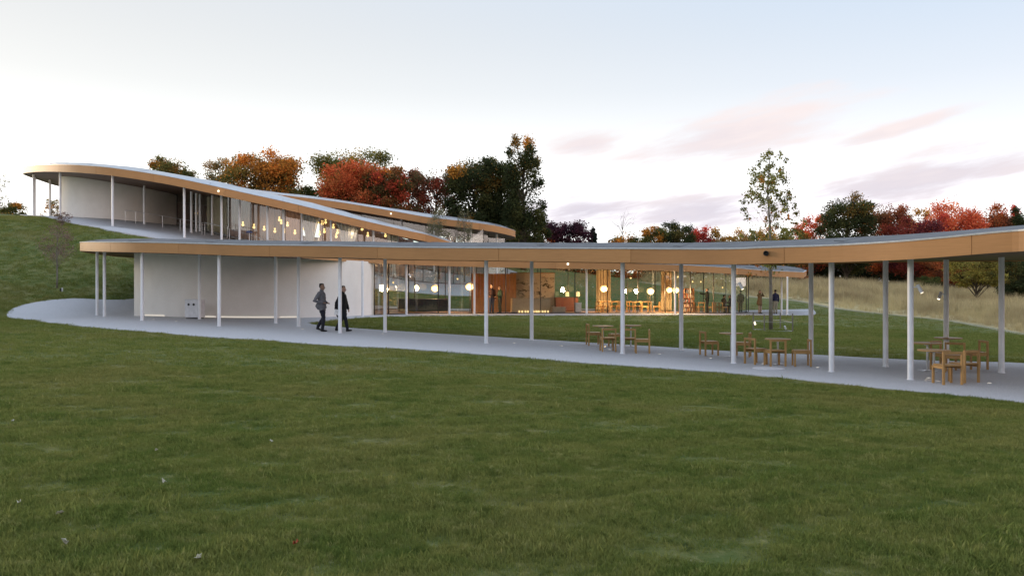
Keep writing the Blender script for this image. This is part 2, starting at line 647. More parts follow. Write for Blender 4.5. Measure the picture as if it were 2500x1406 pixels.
mx = t.node('ShaderNodeMixShader'); mx.inputs[0].default_value = 0.38
t.l.new(dif.outputs[0], mx.inputs[1]); t.l.new(trn.outputs[0], mx.inputs[2]); t.out(mx.outputs[0])
M['leaf'] = m
M['glow'] = None
for nm, c, s in (('glow', (1.0, 0.56, 0.20), 0.85), ('bulb', (1.0, 0.62, 0.22), 1.0), ('small_glow', (1.0, 0.66, 0.28), 0.7), ('white_glow', (1.0, 0.85, 0.62), 1.3), ('dim_glow', (1.0, 0.95, 0.85), 0.3), ('strip_glow', (1.0, 0.93, 0.82), 0.30)):
    m = mat('lit_' + nm); t = NT(m)
    t.principled((0.25, 0.22, 0.17), 0.7, 0, None, 0.2, c, s)
    M[nm] = m
M['curtain_white'] = simple('white_curtain', (0.72, 0.73, 0.75), 0.95, 0, 0.05, 4)
M['mirrored_sky_pink'] = simple('pink_sky_reflection', (0.40, 0.27, 0.235), 0.95, 0, 0.08, 2)  # pink of the reflected sky put into the cloth colour
M['curtain_cream'] = simple('cream_curtain', (0.52, 0.43, 0.28), 0.95, 0, 0.08, 2)
M['dark_counter'] = simple('dark_counter', (0.016, 0.017, 0.028), 0.45)
M['red_cab'] = simple('dark_red_cabinet', (0.14, 0.035, 0.018), 0.5)
M['pale_wood'] = simple('pale_counter', (0.42, 0.32, 0.23), 0.6)
M['white_box'] = simple('white_enamel', (0.66, 0.66, 0.68), 0.5)
M['black'] = simple('black_plastic', (0.012, 0.012, 0.013), 0.5)
M['dark_fabric'] = simple('dark_fabric', (0.02, 0.02, 0.025), 0.9)

# ------------------------------------------------------------------ terrain
G = []          # x, y, z


def gp(px, d, z):
    G.append(((px - HX) / F * d, d, z))


for q in ((0, 0, 0.0), (-7, 3, 0.02), (7, 3, -0.05), (0, 7, -0.06), (-9, 12, 0.02), (9, 11, -0.36), (0, 14, -0.2), (-16, 22, 0.12),
          (-6, 21, -0.12), (4, 20, -0.42), (0, -12, 0.35), (-20, -10, 0.8), (18, -8, 0.1), (-26, 26, 0.45), (16, 8, -0.6), (14, 13, -0.62),
          (0, -40, 2.2), (-40, -40, 3.5), (40, -40, 2.0), (-45, 10, 3.2), (45, 5, -0.6), (-60, 40, 7.5), (50, 30, -1.6), (60, 70, -0.6),
          (-40, 33, 3.2), (-33, 33, 1.6)):
    G.append(q)
for q in ((347, 35.2, .22), (535, 32.9, .09), (830, 30.8, -.07), (1187, 28.5, -.30), (1520, 25.6, -.43), (1791, 23.4, -.53), (2030, 21.3, -.555),
          (2223, 19.5, -.56), (2445, 20.6, -.51), (2162, 22.2, -.51), (1663, 26.9, -.42), (1298, 30, -.285), (940, 31.5, -.08), (729, 33.3, .05),
          (255, 38.5, .28), (20, 40, .24), (620, 44, .28), (330, 44, .32), (900, 42, .2), (760, 38, .16), (885, 44, .18), (1097, 49.5, .04),
          (1300, 51.5, 0), (1520, 53.5, -.06), (1750, 57, -.2), (1960, 62, -.36), (1100, 57, .05), (1520, 62, -.06), (1800, 66, -.25), (950, 52, .2),
          (1300, 40, -.17), (1700, 40, -.38), (1882, 39, -.4), (2300, 40, -.68), (2030, 72, -.1), (1960, 76, .34), (2300, 60, -.72), (2500, 46, -.97),
          (1960, 97, 1.8), (2160, 100, 1.35), (2300, 95, .8), (2450, 90, -.2), (1960, 130, 2.3), (2200, 130, 1.7), (2500, 130, .5),
          (0, 60, 6.8), (100, 60, 6.75), (200, 56, 5.8), (300, 54, 5.2), (0, 41, .5), (200, 42.5, .5), (0, 50, 3.3), (200, 49, 3.0), (330, 50, 3.0),
          (82, 70, 7.7), (147, 66, 7.35), (275, 60, 6.05), (450, 59, 5.08), (147, 71, 7.75), (290, 67, 7.15), (432, 71, 7.0), (600, 60, 4.2), (600, 53.5, .9),
          (830, 63, 2.9), (830, 73, 4.6), (1040, 66, 1.6), (1040, 74, 3.4), (1257, 76, 2.5), (830, 54, .4), (1500, 78, .8), (1400, 90, 3.0),
          (1700, 95, 2.2), (1500, 112, 3.4), (1250, 100, 4.6), (400, 86, 8.6), (800, 92, 7.2), (1050, 92, 6.0), (0, 88, 8.6), (-150, 70, 8.4),
          (600, 120, 9.0), (1200, 130, 6.0)):
    gp(*q)
for a in range(0, 360, 30):
    R = 420
    x, y = R * math.sin(math.radians(a)), R * math.cos(math.radians(a))
    G.append((x, y, 4.0 - 3.0 * (x / R) + (1.0 if y > 0 else 0)))
_tps = TPS([(g[0], g[1]) for g in G], [g[2] for g in G], 0.02)


def gz(x, y):
    return _tps(x, y)


def gz1(x, y):
    return float(_tps([x], [y])[0])


def hit(px, py):
    """where the sight line through a photo pixel meets the ground"""
    dx, dz = (px - HX) / F, (HY - py) / F
    d = np.arange(3.0, 160.0, 0.1)
    zr = EYE + dz * d
    below = np.nonzero(zr <= gz(dx * d, d))[0]
    k = d[below[0]] if len(below) else 150.0
    return Vector((dx * k, k, gz1(dx * k, k)))


def warp(a, b, lo, hi, step, far_steps=14):
    core = np.arange(lo, hi + step / 2, step)
    g1 = lo - (np.geomspace(step, lo - a + step, far_steps) - step)[1:]
    g2 = hi + (np.geomspace(step, b - hi + step, far_steps) - step)[1:]
    return np.r_[g1[::-1], core, g2]


xs, ys = warp(-900, 900, -52, 62, 0.75), warp(-500, 1500, -12, 105, 0.75)
GX, GY = np.meshgrid(xs, ys)
rr = np.hypot(GX, GY)
GZ = gz(np.clip(GX, -420, 420), np.clip(GY, -420, 420))
k = np.clip((rr - 300) / 200, 0, 1)
GZ = GZ * (1 - k) + 3.0 * k
# gentle unevenness of the turf
GZ = GZ + 0.012 * np.sin(GX * 1.7 + 0.6 * np.sin(GY * 0.9)) * np.sin(GY * 1.3 + 0.8 * np.sin(GX * 0.7)) * (rr < 120)
nx, ny = len(xs), len(ys)
idx = np.arange(nx * ny).reshape(ny, nx)
quads = np.stack([idx[:-1, :-1], idx[:-1, 1:], idx[1:, 1:], idx[1:, :-1]], -1).reshape(-1, 4)
me = bpy.data.meshes.new('ground')
me.from_pydata(np.c_[GX.ravel(), GY.ravel(), GZ.ravel()].tolist(), [], quads.tolist())
me.polygons.foreach_set('use_smooth', [True] * len(me.polygons))
me.materials.append(M['lawn'])
tag(link('ground', me), kind='structure')


def draped(name, poly, material, lift, step=0.7, kind='structure'):
    V, Fc = cdt(poly, step)
    z = gz(V[:, 0], V[:, 1]) + lift
    n = len(V)
    vs = np.c_[V, z].tolist()
    mb = MB()
    mb.add(vs, Fc)
    pl = np.asarray(poly)[:, :2]
    zb = gz(pl[:, 0], pl[:, 1])
    k = len(pl)
    area = 0.5 * np.sum(pl[:, 0] * np.roll(pl[:, 1], -1) - np.roll(pl[:, 0], -1) * pl[:, 1])
    sk = [(p[0], p[1], z_ + lift) for p, z_ in zip(pl, zb)] + [(p[0], p[1], z_ - 0.15) for p, z_ in zip(pl, zb)]
    fs = [((i, k + i, k + (i + 1) % k, (i + 1) % k) if area > 0 else ((i + 1) % k, k + (i + 1) % k, k + i, i)) for i in range(k)]
    mb.add(sk, fs)
    o = mb.build(name, material)
    tag(o, kind=kind)
    return o


# outline of the concrete path of the lower pavilion, from the photo's own edges on the ground
path_front = [hit(*q) for q in ((2500, 987), (2300, 965), (2140, 950.5), (1840, 918), (1600, 900), (1400, 886), (1240, 872.5), (1000, 854), (800, 844),
                                (640, 832), (500, 823.5), (368, 812), (240, 802), (130, 790), (60, 782.5), (24, 778))]
path_tip = [Vector((q[0], q[1], 0)) for q in ((-25.2, 41.0), (-25.3, 42.6), (-24.2, 44.2), (-22.0, 45.4), (-20.6, 47.5))]
dr_c = Vector((W(631.6, 700, 44).x, 44.0, 0))
back = []
for px, d in ((480, 52.6), (620, 54.0), (760, 54.4), (900, 55.2), (1000, 56.4), (1100, 58.4), (1300, 61), (1520, 63), (1750, 66.5), (1900, 69), (1985, 70.4)):
    back.append(Vector(((px - HX) / F * d, d, 0)))
far_end = [Vector(((1992 - HX) / F * 66, 66, 0)), Vector(((1990 - HX) / F * 62.5, 62.5, 0))]
far_front = [hit(*q) for q in ((1972, 770), (1850, 770), (1700, 770), (1520, 770.5), (1380, 770.5), (1240, 771), (1100, 772), (1000, 773.5), (930, 775), (880, 777.5), (830, 781), (790, 785))]
apex = [hit(757, 790.5)]
near_back = [hit(*q) for q in ((790, 796.5), (850, 801.5), (940, 808), (1100, 818), (1240, 826.5), (1400, 836), (1600, 847.5), (1720, 856), (1850, 863), (2000, 869), (2140, 877), (2320, 884), (2500, 889))]
tail_b = [Vector((15.5, 20.6, 0)), Vector((17.6, 18.0, 0)), Vector((19.0, 14.0, 0))]
tail_f = [Vector((12.6, 9.5, 0)), Vector((11.6, 12.0, 0))]
PATH = [tuple(p[:2]) for p in catmull([p[:2] for p in tail_f + path_front + path_tip + back], 5)]
PATH += [tuple(p[:2]) for p in far_end]
PATH += [tuple(p) for p in catmull([p[:2] for p in far_front + apex + near_back + tail_b], 5)]
PATH = np.array(PATH)
draped('path', PATH, M['path'], 0.03, 0.9)

# ------------------------------------------------------------------ roofs
class Roof:
    """wavering ribbon roof: outline at the underside, wood fascia, ceiling, crowned metal skin"""

    def __init__(s, root, parts, fh, crown, panel, skin_mat, step=1.1):
        # parts: list of (points, smooth?) joined into one closed outline
        pts = []
        for P, sm in parts:
            P = [W(*q) for q in P]
            pts += [tuple(p) for p in (catmull(P, 6) if sm else np.array([tuple(p) for p in P]))]
        pts = np.array(pts)
        keep = [0]
        for i in range(1, len(pts)):
            if np.linalg.norm(pts[i, :2] - pts[keep[-1], :2]) > 0.08:
                keep.append(i)
        pts = pts[keep]
        if 0.5 * np.sum(pts[:, 0] * np.roll(pts[:, 1], -1) - np.roll(pts[:, 0], -1) * pts[:, 1]) < 0:
            pts = pts[::-1]
        s.o = pts
        s.fh, s.root = fh, root
        n = len(pts)
        # ceiling
        V, Fc = cdt(pts, step)
        ed = edge_dist(pts, V[:, 0], V[:, 1])
        onb = ed < 1e-3
        d2 = ((V[:, None, :] - pts[None, :, :2]) ** 2).sum(-1).argmin(1)
        z = pts[d2, 2].copy()
        # the sheet hangs like a membrane from its edge
        nv = len(V)
        A = np.zeros((nv, nv))
        for f in Fc:
            for a_, b_ in ((f[0], f[1]), (f[1], f[2]), (f[2], f[0])):
                w_ = 1.0 / max(np.linalg.norm(V[a_] - V[b_]), 0.05)
                A[a_, b_] = A[b_, a_] = -w_
        np.fill_diagonal(A, -A.sum(1))
        fr_, bd_ = np.nonzero(~onb)[0], np.nonzero(onb)[0]
        z[fr_] = np.linalg.solve(A[np.ix_(fr_, fr_)], -A[np.ix_(fr_, bd_)] @ z[bd_])
        s.V, s.Z = V, z
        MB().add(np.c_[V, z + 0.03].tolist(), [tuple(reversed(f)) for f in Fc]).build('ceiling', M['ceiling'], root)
        # metal skin
        rise = crown * (1 - np.exp(-ed / 0.75))
        s.skin = lambda x, y: s.zf(x, y) + fh + 0.045 + crown * (1 - np.exp(-edge_dist(pts, x, y) / 0.75))
        o = MB().add(np.c_[V, z + fh + 0.045 + rise].tolist(), Fc).build('metal_skin', skin_mat, root)
        s.skin_mat = skin_mat
        s.bvh = BVHTree.FromPolygons(np.c_[V, z + fh + 0.045 + rise].tolist(), Fc)
        s.skin_obj = o
        o.data.polygons.foreach_set('use_smooth', [True] * len(o.data.polygons))
        # edge: outward normals
        nxt, prv = np.roll(pts, -1, 0), np.roll(pts, 1, 0)
        tg = (nxt - prv)[:, :2]
        tg /= np.maximum(np.linalg.norm(tg, axis=1, keepdims=True), 1e-9)
        s.nrm = np.c_[tg[:, 1], -tg[:, 0]]
        # drip edge
        prof = ((-0.03, fh + 0.012), (0.045, fh + 0.012), (0.05, fh + 0.045), (-0.03, fh + 0.055))
        mb = MB()
        vs = [(p[0] + q[0] * a, p[1] + q[1] * a, p[2] + b) for p, q in zip(pts, s.nrm) for a, b in prof]
        fs = [(i * 4 + j, ((i + 1) % n) * 4 + j, ((i + 1) % n) * 4 + (j + 1) % 4, i * 4 + (j + 1) % 4) for i in range(n) for j in range(4)]
        mb.add(vs, fs).build('drip_edge', M['drip'], s.skin_obj)
        # fascia boards
        closed = np.vstack([pts, pts[:1]])
        L = np.r_[0, np.cumsum(np.linalg.norm(np.diff(closed[:, :2], axis=0), axis=1))]
        nc = np.vstack([s.nrm, s.nrm[:1]])
        tot = L[-1]
        cnt = max(1, int(round(tot / panel)))
        s.joints = []
        for i in range(cnt):
            a, b = tot * i / cnt + 0.006, tot * (i + 1) / cnt - 0.006
            t = np.unique(np.r_[a, L[(L > a + .05) & (L < b - .05)], b])
            P = np.stack([np.interp(t, L, closed[:, k]) for k in range(3)], 1)
            N = np.stack([np.interp(t, L, nc[:, k]) for k in range(2)], 1)
            mb = MB()
            vs = []
            c0 = P[len(P) // 2]
            for p, q in zip(P, N):
                for a_, b_ in ((-0.02, 0.0), (0.03, 0.0), (0.03, fh + 0.01), (-0.02, fh + 0.01)):
                    vs.append((p[0] + q[0] * a_ - c0[0], p[1] + q[1] * a_ - c0[1], p[2] + b_ - c0[2]))
            k = len(P)
            fs = [(j * 4 + e, (j + 1) * 4 + e, (j + 1) * 4 + (e + 1) % 4, j * 4 + (e + 1) % 4) for j in range(k - 1) for e in range(4)]
            fs += [(3, 2, 1, 0), tuple((k - 1) * 4 + e for e in range(4))]
            o = mb.add(vs, fs).build('fascia_board', M['fascia'], root)
            o.location = c0
            s.joints.append((P[0], N[0]))

    def zf(s, x, y):
        q = np.c_[np.ravel(x), np.ravel(y)]
        d2 = ((q[:, None, :] - s.V[None]) ** 2).sum(-1) + 1e-6
        k = np.argsort(d2, 1)[:, :6]
        w_ = 1.0 / np.take_along_axis(d2, k, 1) ** 1.5
        return (s.Z[k] * w_).sum(1) / w_.sum(1)

    def seams(s, every, length=2.6):
        """standing seams of the metal skin, running in from the eaves"""
        closed = np.vstack([s.o, s.o[:1]])
        nc = np.vstack([s.nrm, s.nrm[:1]])
        L = np.r_[0, np.cumsum(np.linalg.norm(np.diff(closed[:, :2], axis=0), axis=1))]
        for t in np.arange(every / 2, L[-1], every):
            p = np.array([np.interp(t, L, closed[:, k]) for k in range(2)])
            q = np.array([np.interp(t, L, nc[:, k]) for k in range(2)])
            q /= np.linalg.norm(q)
            u = np.linspace(-0.02, length, 7)
            P = p[None] - q[None] * u[:, None]
            if not inside(s.o, P[1:, 0], P[1:, 1]).all():
                continue
            z = np.array([s.bvh.ray_cast(Vector((a_[0], a_[1], 60.0)), Vector((0, 0, -1)))[0].z if i_ else 0 for i_, a_ in enumerate(P)])
            z[0] = z[1] - 0.01
            MB().tube([(a[0], a[1], b + 0.004) for a, b in zip(P, z)], 0.009, 4).build('seam', s.skin_mat, s.skin_obj)

    def z(s, x, y):
        return float(s.zf([x], [y])[0])


low = tag(empty('pavilion', W(620, 770, 38)), 'low hairpin-shaped pavilion with wood fascia, white columns, round white wall and lit glass rooms', 'pavilion')
low.location = (0, 0, 0)
LR = Roof(low, [
    ([(3100, 560, 11.2), (2800, 590, 14.0), (2500, 613.4, 16.7), (2445, 616.5, 17.1), (2223, 633, 18.8), (2030, 640.8, 20.6), (1870, 643.4, 22), (1791, 645.3, 22.7), (1663, 644, 23.8),
      (1520, 641.4, 25), (1240, 637, 27.3), (1000, 633.7, 28.9), (830, 629, 30.1), (600, 625, 31.8), (535, 622.7, 32.4), (400, 618, 33.9), (320, 616, 35),
      (260, 614.8, 36.4), (218, 613.4, 38.2), (197, 612.8, 40.6), (208, 616, 43), (245, 622, 45), (300, 628, 46.6), (380, 632, 48.4), (480, 636, 51.6),
      (620, 638, 53.2), (760, 641, 53.8), (900, 643, 54.6), (1000, 646, 55.8), (1100, 648, 57.8), (1300, 652, 60.4), (1520, 657, 62.4), (1750, 664, 65.8), (1900, 669, 68.2)], True),
    ([(1968, 672.5, 69.4)], False), ([(1961, 678.4, 62.2)], False),
    ([(1940, 677.3, 61.4), (1870, 674.8, 59.3), (1791, 669, 57), (1663, 662.5, 54.5), (1520, 658.6, 52.6), (1240, 653.5, 50.2), (1100, 650, 48.2), (1000, 646, 46.2), (900, 641.8, 43.3),
      (830, 637.4, 40.4), (780, 633.6, 37.8), (748, 631, 35.9), (736, 629.6, 35.0), (752, 629.8, 34.3), (820, 631.2, 33.9), (940, 634.5, 33.4), (1187, 638, 31.9), (1298, 639.3, 31.3),
      (1520, 643, 28.9), (1663, 645.3, 27.6), (1791, 646.3, 26.6), (1980, 645.2, 25.8), (2162, 641.2, 25), (2310, 639.4, 24.3), (2445, 638.6, 23.6), (2500, 638, 23.3), (2700, 632, 22.4), (3000, 618, 21)], True)],
    0.40, 0.25, 4.8, M['metal_roof'])
LR.seams(4.8)

up = tag(empty('pavilion', (0, 0, 0)), 'hilltop pavilion with descending ribbon roof, pale drum and glazed hall hung with lamps', 'pavilion')
UR = Roof(up, [
    ([(1130, 618, 67.6), (1040, 590, 66), (1000, 582, 65.2), (900, 560, 63.4), (830, 543.5, 62.2), (700, 512.8, 60.5), (600, 491, 59.6), (500, 469, 59.2), (400, 448.6, 59.2), (275, 429.5, 60),
      (200, 422.5, 61.7), (150, 420, 63.4), (105, 419.6, 65.7), (72, 421.5, 68.2), (57, 424.5, 71), (66, 430, 74), (95, 440, 77), (143, 455, 79.6), (250, 476, 82), (400, 499, 84), (560, 520, 86), (700, 538, 87), (900, 558, 87),
      (1080, 577, 85.4), (1190, 586, 83.2), (1245, 586, 80), (1257.5, 580, 76.4), (1243, 574.5, 73.8), (1200, 565.5, 72.2), (1100, 552.5, 71.6), (1040, 545.5, 71.5), (960, 531.5, 71.3),
      (830, 510, 71), (700, 494, 70.2), (600, 484, 69), (570, 483, 67.8), (600, 489, 67), (700, 511, 66.0), (830, 543, 66.4), (1000, 585, 67.6), (1130, 622, 69.4)], True)],
    0.55, 0.40, 5.2, M['bright_roof'])
UR.seams(5.2, 2.2)


# ------------------------------------------------------------------ columns
def column(roof, px, d, r=0.068, lift=0.02):
    x, y = (px - HX) / F * d, d
    z0, z1 = gz1(x, y) + lift - 0.05, roof.z(x, y) + 0.04
    mb = MB()
    n = 16
    mb.lathe((0, 0, 0), [(r * 1.25, 0), (r * 1.25, 0.075), (r, 0.078), (r, z1 - z0)], n)
    o = mb.build('column', M['column'], roof.root)
    o.location = (x, y, z0)
    smooth_auto(o)
    return o


LOWC = [(347, 35.2), (535, 32.9), (830, 30.8), (1187, 28.5), (1520, 25.6), (1791, 23.4), (2030, 21.3), (2223, 19.5),
        (237, 41.0), (255, 38.6), (487, 36.6), (673, 35.0), (729, 33.4), (940, 31.5), (1298, 30), (1663, 26.9), (1980, 24.5), (2162, 22.2), (2310, 22.9), (2445, 20.6),
        (885, 41.5), (992, 46.9), (1097, 48.9), (1432, 52.9), (1648, 55.6), (1908, 62.6), (1922, 60.6), (1158, 50.8), (2640, 17.0)]
for px, d in LOWC:
    column(LR, px, d)
for px, d in ((82, 71), (85, 74.5), (122, 75.5), (147, 65), (275, 60.8), (352, 66.0), (450, 60.0), (467, 64.5), (479, 66.0), (488, 67.4), (518, 65.2), (541, 60.8), (585, 61.8), (653, 61.8), (692, 62.0), (737, 62.6), (808, 63.2),
              (912, 64.6), (980, 72.6), (1060, 72.9), (1150, 73.2), (1213, 74.5), (833, 72.2)):
    column(UR, px, d, 0.085, 0.06)


# ------------------------------------------------------------------ round walls
def drum(root, roof, cx, cy, r, lift, segs=72, arc=(0, 360), th=0.25):
    mb = MB()
    a = np.radians(np.linspace(arc[0], arc[1], segs + 1))
    vs = []
    for t in a:
        for rr_ in (r, r - th):
            x, y = cx + rr_ * math.cos(t), cy + rr_ * math.sin(t)
            vs.append((x, y, gz1(x, y) + lift - 0.3))
            vs.append((x, y, roof.z(x, y) + 0.06))
    fs = []
    for i in range(segs):
        p, q = i * 4, (i + 1) * 4
        fs += [(p, q, q + 1, p + 1), (p + 2, p + 3, q + 3, q + 2)]
    if arc[1] - arc[0] < 360:
        fs += [(0, 1, 3, 2), (segs * 4, segs * 4 + 2, segs * 4 + 3, segs * 4 + 1)]
    o = mb.add(vs, fs).build('round_wall', M['plaster'], root)
    return smooth_auto(o)


drum(low, LR, dr_c.x, dr_c.y, 6.08, 0.03)
for a0, a1 in ((228, 243), (262, 269), (271, 294), (296, 304)):
    aa = np.radians(np.linspace(a0, a1, 14))
    mb = MB()
    ring = []
    for t_ in aa:
        x, y = dr_c.x + 6.092 * math.cos(t_), dr_c.y + 6.092 * math.sin(t_)
        ring.append((x, y, gz1(x, y) + 0.075))
    mb.tube(ring, 0.028, 4).build('base_leak_glow', M['strip_glow'], low)  # glowing segments stand in for light leaking under the wall
drum(up, UR, W(293.3, 500, 72).x, 72, 4.61, 0.06)


# ------------------------------------------------------------------ glazing
def glazing(roof, line, width, lift=0.05, top_gap=0.0, skip=()):
    P = resample([p[:2] for p in catmull([((px - HX) / F * d, d) for px, d in line], 8)], width)
    for i in range(len(P) - 1):
        if i in skip:
            continue
        a, b = P[i], P[i + 1]
        t = (b - a) / np.linalg.norm(b - a)
        nn = np.array((-t[1], t[0])) * 0.008
        a2, b2 = a + t * 0.01, b - t * 0.01
        vs = []
        for q in (a2, b2):
            for sg in (-1, 1):
                x, y = q + nn * sg
                vs += [(x, y, gz1(x, y) + lift), (x, y, roof.z(x, y) - top_gap + 0.02)]
        fs = [(0, 4, 5, 1), (6, 2, 3, 7), (2, 0, 1, 3), (4, 6, 7, 5), (1, 5, 7, 3), (2, 6, 4, 0)]
        MB().add(vs, fs).build('glass_pane', M['glass'], roof.root)
    for i in range(len(P)):
        x, y = P[i]
        t = P[min(i + 1, len(P) - 1)] - P[max(i - 1, 0)]
        MB().box(0, 0, 0, 0.035, 0.06, 1, math.atan2(t[1], t[0])).build('mullion', M['frame'], roof.root)
        o = COL.objects[-1]
        z0, z1 = gz1(x, y) + lift, roof.z(x, y) + 0.02
        o.location, o.scale = (x, y, (z0 + z1) / 2), (1, 1, z1 - z0)
    # sill rail
    mb = MB()
    Q = resample(P, 0.6)
    mb.tube([(q[0], q[1], gz1(q[0], q[1]) + lift) for q in Q], 0.03, 4)
    mb.build('sill_rail', M['frame'], roof.root)
    return P


glazing(LR, [(914, 44.0), (950, 46.4), (1000, 48.6), (1100, 50.8), (1240, 52.6), (1400, 53.8), (1520, 55), (1650, 57.2), (1740, 59.2), (1795, 61), (1822, 62.6), (1830, 64.2), (1815, 65.6), (1770, 65.4), (1650, 62.8), (1520, 61.2), (1300, 59), (1100, 56.4), (960, 53.6), (890, 51)], 2.4)
glazing(UR, [(432, 70.6), (470, 69.0), (520, 66.6), (580, 64.2), (650, 63.2), (740, 63.6), (830, 64.6), (960, 66.6), (1080, 68.8), (1180, 70.6)], 2.9, 0.08)
glazing(UR, [(640, 71.0), (700, 71.6), (830, 72.6), (960, 72.9), (1040, 73.1), (1120, 73.4), (1190, 74.2), (1228, 76), (1235, 78), (1205, 80.2), (1080, 82.5), (900, 84.5), (700, 84), (500, 82.5)], 2.9, 0.08)

# ------------------------------------------------------------------ terraces and floors
terr = [hit(*q)[:2] for q in ((120, 533.5), (170, 545), (230, 556), (275, 566.5), (320, 574), (365, 581))]
terr += [((px - HX) / F * d, d) for px, d in ((480, 57.6), (600, 57.4), (830, 59.6), (1040, 63.6), (1200, 67), (1270, 72), (1275, 80), (1200, 84.5), (1000, 87.5), (600, 87.5), (300, 85), (150, 82), (60, 78), (62, 71))]
draped('terrace', np.array(catmull(terr, 4, True)), M['path'], 0.06, 1.0)
fl = [((px - HX) / F * d, d) for px, d in ((925, 45.3), (1000, 48.9), (1100, 51.1), (1240, 52.9), (1400, 54.1), (1520, 55.3), (1650, 57.5), (1740, 59.5), (1790, 61.2), (1815, 62.9), (1820, 64.2), (1805, 65.2), (1770, 65.1), (1650, 62.5), (1520, 60.9), (1300, 58.7), (1100, 56.1), (960, 53.3), (900, 51))]
draped('floor', np.array(fl), M['floor_wood'], 0.045, 0.9)

# ------------------------------------------------------------------ trees
def make_leaves(centers, size, colors, rng, flat=0.0):
    n = len(centers)
    nrm = rng.normal(size=(n, 3))
    nrm[:, 2] += flat
    nrm /= np.linalg.norm(nrm, axis=1, keepdims=True)
    ref = rng.normal(size=(n, 3))
    a = np.cross(nrm, ref)
    a /= np.linalg.norm(a, axis=1, keepdims=True)
    b = np.cross(nrm, a)
    s = (size * rng.uniform(0.6, 1.35, n))[:, None]
    v = np.stack([centers - a * s * 0.62, centers - b * s * 0.38 + nrm * s * 0.08, centers + a * s * 0.62, centers + b * s * 0.38 + nrm * s * 0.08], 1).reshape(-1, 3)
    f = np.arange(4 * n).reshape(n, 4)
    me = bpy.data.meshes.new('crown')
    me.vertices.add(4 * n)
    me.vertices.foreach_set('co', v.ravel())
    me.loops.add(4 * n)
    me.loops.foreach_set('vertex_index', f.ravel())
    me.polygons.add(n)
    me.polygons.foreach_set('loop_start', np.arange(n) * 4)
    me.polygons.foreach_set('loop_total', np.full(n, 4))
    at = me.attributes.new('leafcol', 'FLOAT_COLOR', 'POINT')
    at.data.foreach_set('color', np.repeat(np.c_[colors, np.ones(n)], 4, 0).ravel().astype(np.float32))
    me.materials.append(M['leaf'])
    me.update()
    me.validate()
    return me


PAL = {
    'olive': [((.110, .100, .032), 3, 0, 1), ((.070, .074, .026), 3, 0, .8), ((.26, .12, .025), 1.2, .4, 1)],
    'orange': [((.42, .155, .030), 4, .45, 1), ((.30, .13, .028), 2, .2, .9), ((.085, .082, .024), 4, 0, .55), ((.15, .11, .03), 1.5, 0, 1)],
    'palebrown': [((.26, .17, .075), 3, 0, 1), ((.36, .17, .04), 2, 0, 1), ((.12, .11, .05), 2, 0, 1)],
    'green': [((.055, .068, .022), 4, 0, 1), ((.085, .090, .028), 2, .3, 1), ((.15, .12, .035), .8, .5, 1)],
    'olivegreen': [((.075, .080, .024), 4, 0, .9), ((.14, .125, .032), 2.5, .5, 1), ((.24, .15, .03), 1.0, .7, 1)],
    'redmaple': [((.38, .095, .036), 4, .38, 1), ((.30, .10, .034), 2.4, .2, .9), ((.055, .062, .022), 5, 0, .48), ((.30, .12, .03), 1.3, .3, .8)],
    'redpatch': [((.36, .062, .032), 3, .1, .8), ((.085, .062, .024), 4, 0, .9), ((.62, .17, .025), 1.5, .8, 1), ((.16, .07, .026), 2, .2, 1)],
    'redbrown': [((.22, .052, .030), 4, 0, 1), ((.13, .058, .032), 3, 0, 1), ((.10, .078, .036), 1.5, 0, 1)],
    'darkgreen': [((.036, .045, .020), 5, 0, 1), ((.056, .062, .023), 3, 0, 1), ((.10, .08, .025), .7, .5, 1)],
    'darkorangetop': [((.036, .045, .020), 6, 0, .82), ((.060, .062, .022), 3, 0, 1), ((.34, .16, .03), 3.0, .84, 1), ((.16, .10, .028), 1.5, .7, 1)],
    'purple': [((.060, .022, .030), 4, 0, 1), ((.036, .018, .026), 3, 0, 1)],
    'spruce': [((.020, .030, .024), 4, 0, 1), ((.032, .040, .028), 2, 0, 1)],
    'orangegreen': [((.34, .15, .03), 2, 0, .8), ((.08, .085, .026), 3, .2, 1), ((.055, .065, .022), 2, 0, .6)],
    'yellow': [((.36, .21, .045), 3, .4, 1), ((.20, .135, .045), 3, 0, .8), ((.14, .115, .045), 2, 0, .6), ((.40, .16, .035), 1.2, .3, 1)],
    'red': [((.40, .052, .034), 4, .2, 1), ((.24, .036, .030), 3, 0, .7), ((.16, .06, .03), 1, 0, 1)],
    'brightred': [((.50, .120, .055), 5, .3, 1), ((.36, .065, .045), 3, 0, .7), ((.66, .20, .055), 1.5, .4, 1)],
    'rust': [((.30, .092, .034), 4, .2, 1), ((.17, .062, .032), 3, 0, .8), ((.10, .065, .03), 1.5, 0, 1)],
    'wine': [((.20, .045, .032), 4, 0, 1), ((.10, .026, .030), 2, 0, 1), ((.22, .05, .03), 1, .4, 1)],
    'yellowgreen': [((.22, .185, .045), 4, 0, 1), ((.15, .135, .04), 3, 0, .8), ((.085, .082, .03), 1.5, 0, .5)],
    'sapling': [((.17, .165, .048), 4, 0, 1), ((.11, .115, .040), 3, 0, 1), ((.36, .14, .035), 1.1, .05, .65)],
    'twiggy': [((.15, .10, .085), 3, 0, 1), ((.11, .085, .065), 2, 0, 1)],
    'greygreen': [((.15, .145, .085), 3, 0, 1), ((.10, .10, .055), 2, 0, 1)],
}


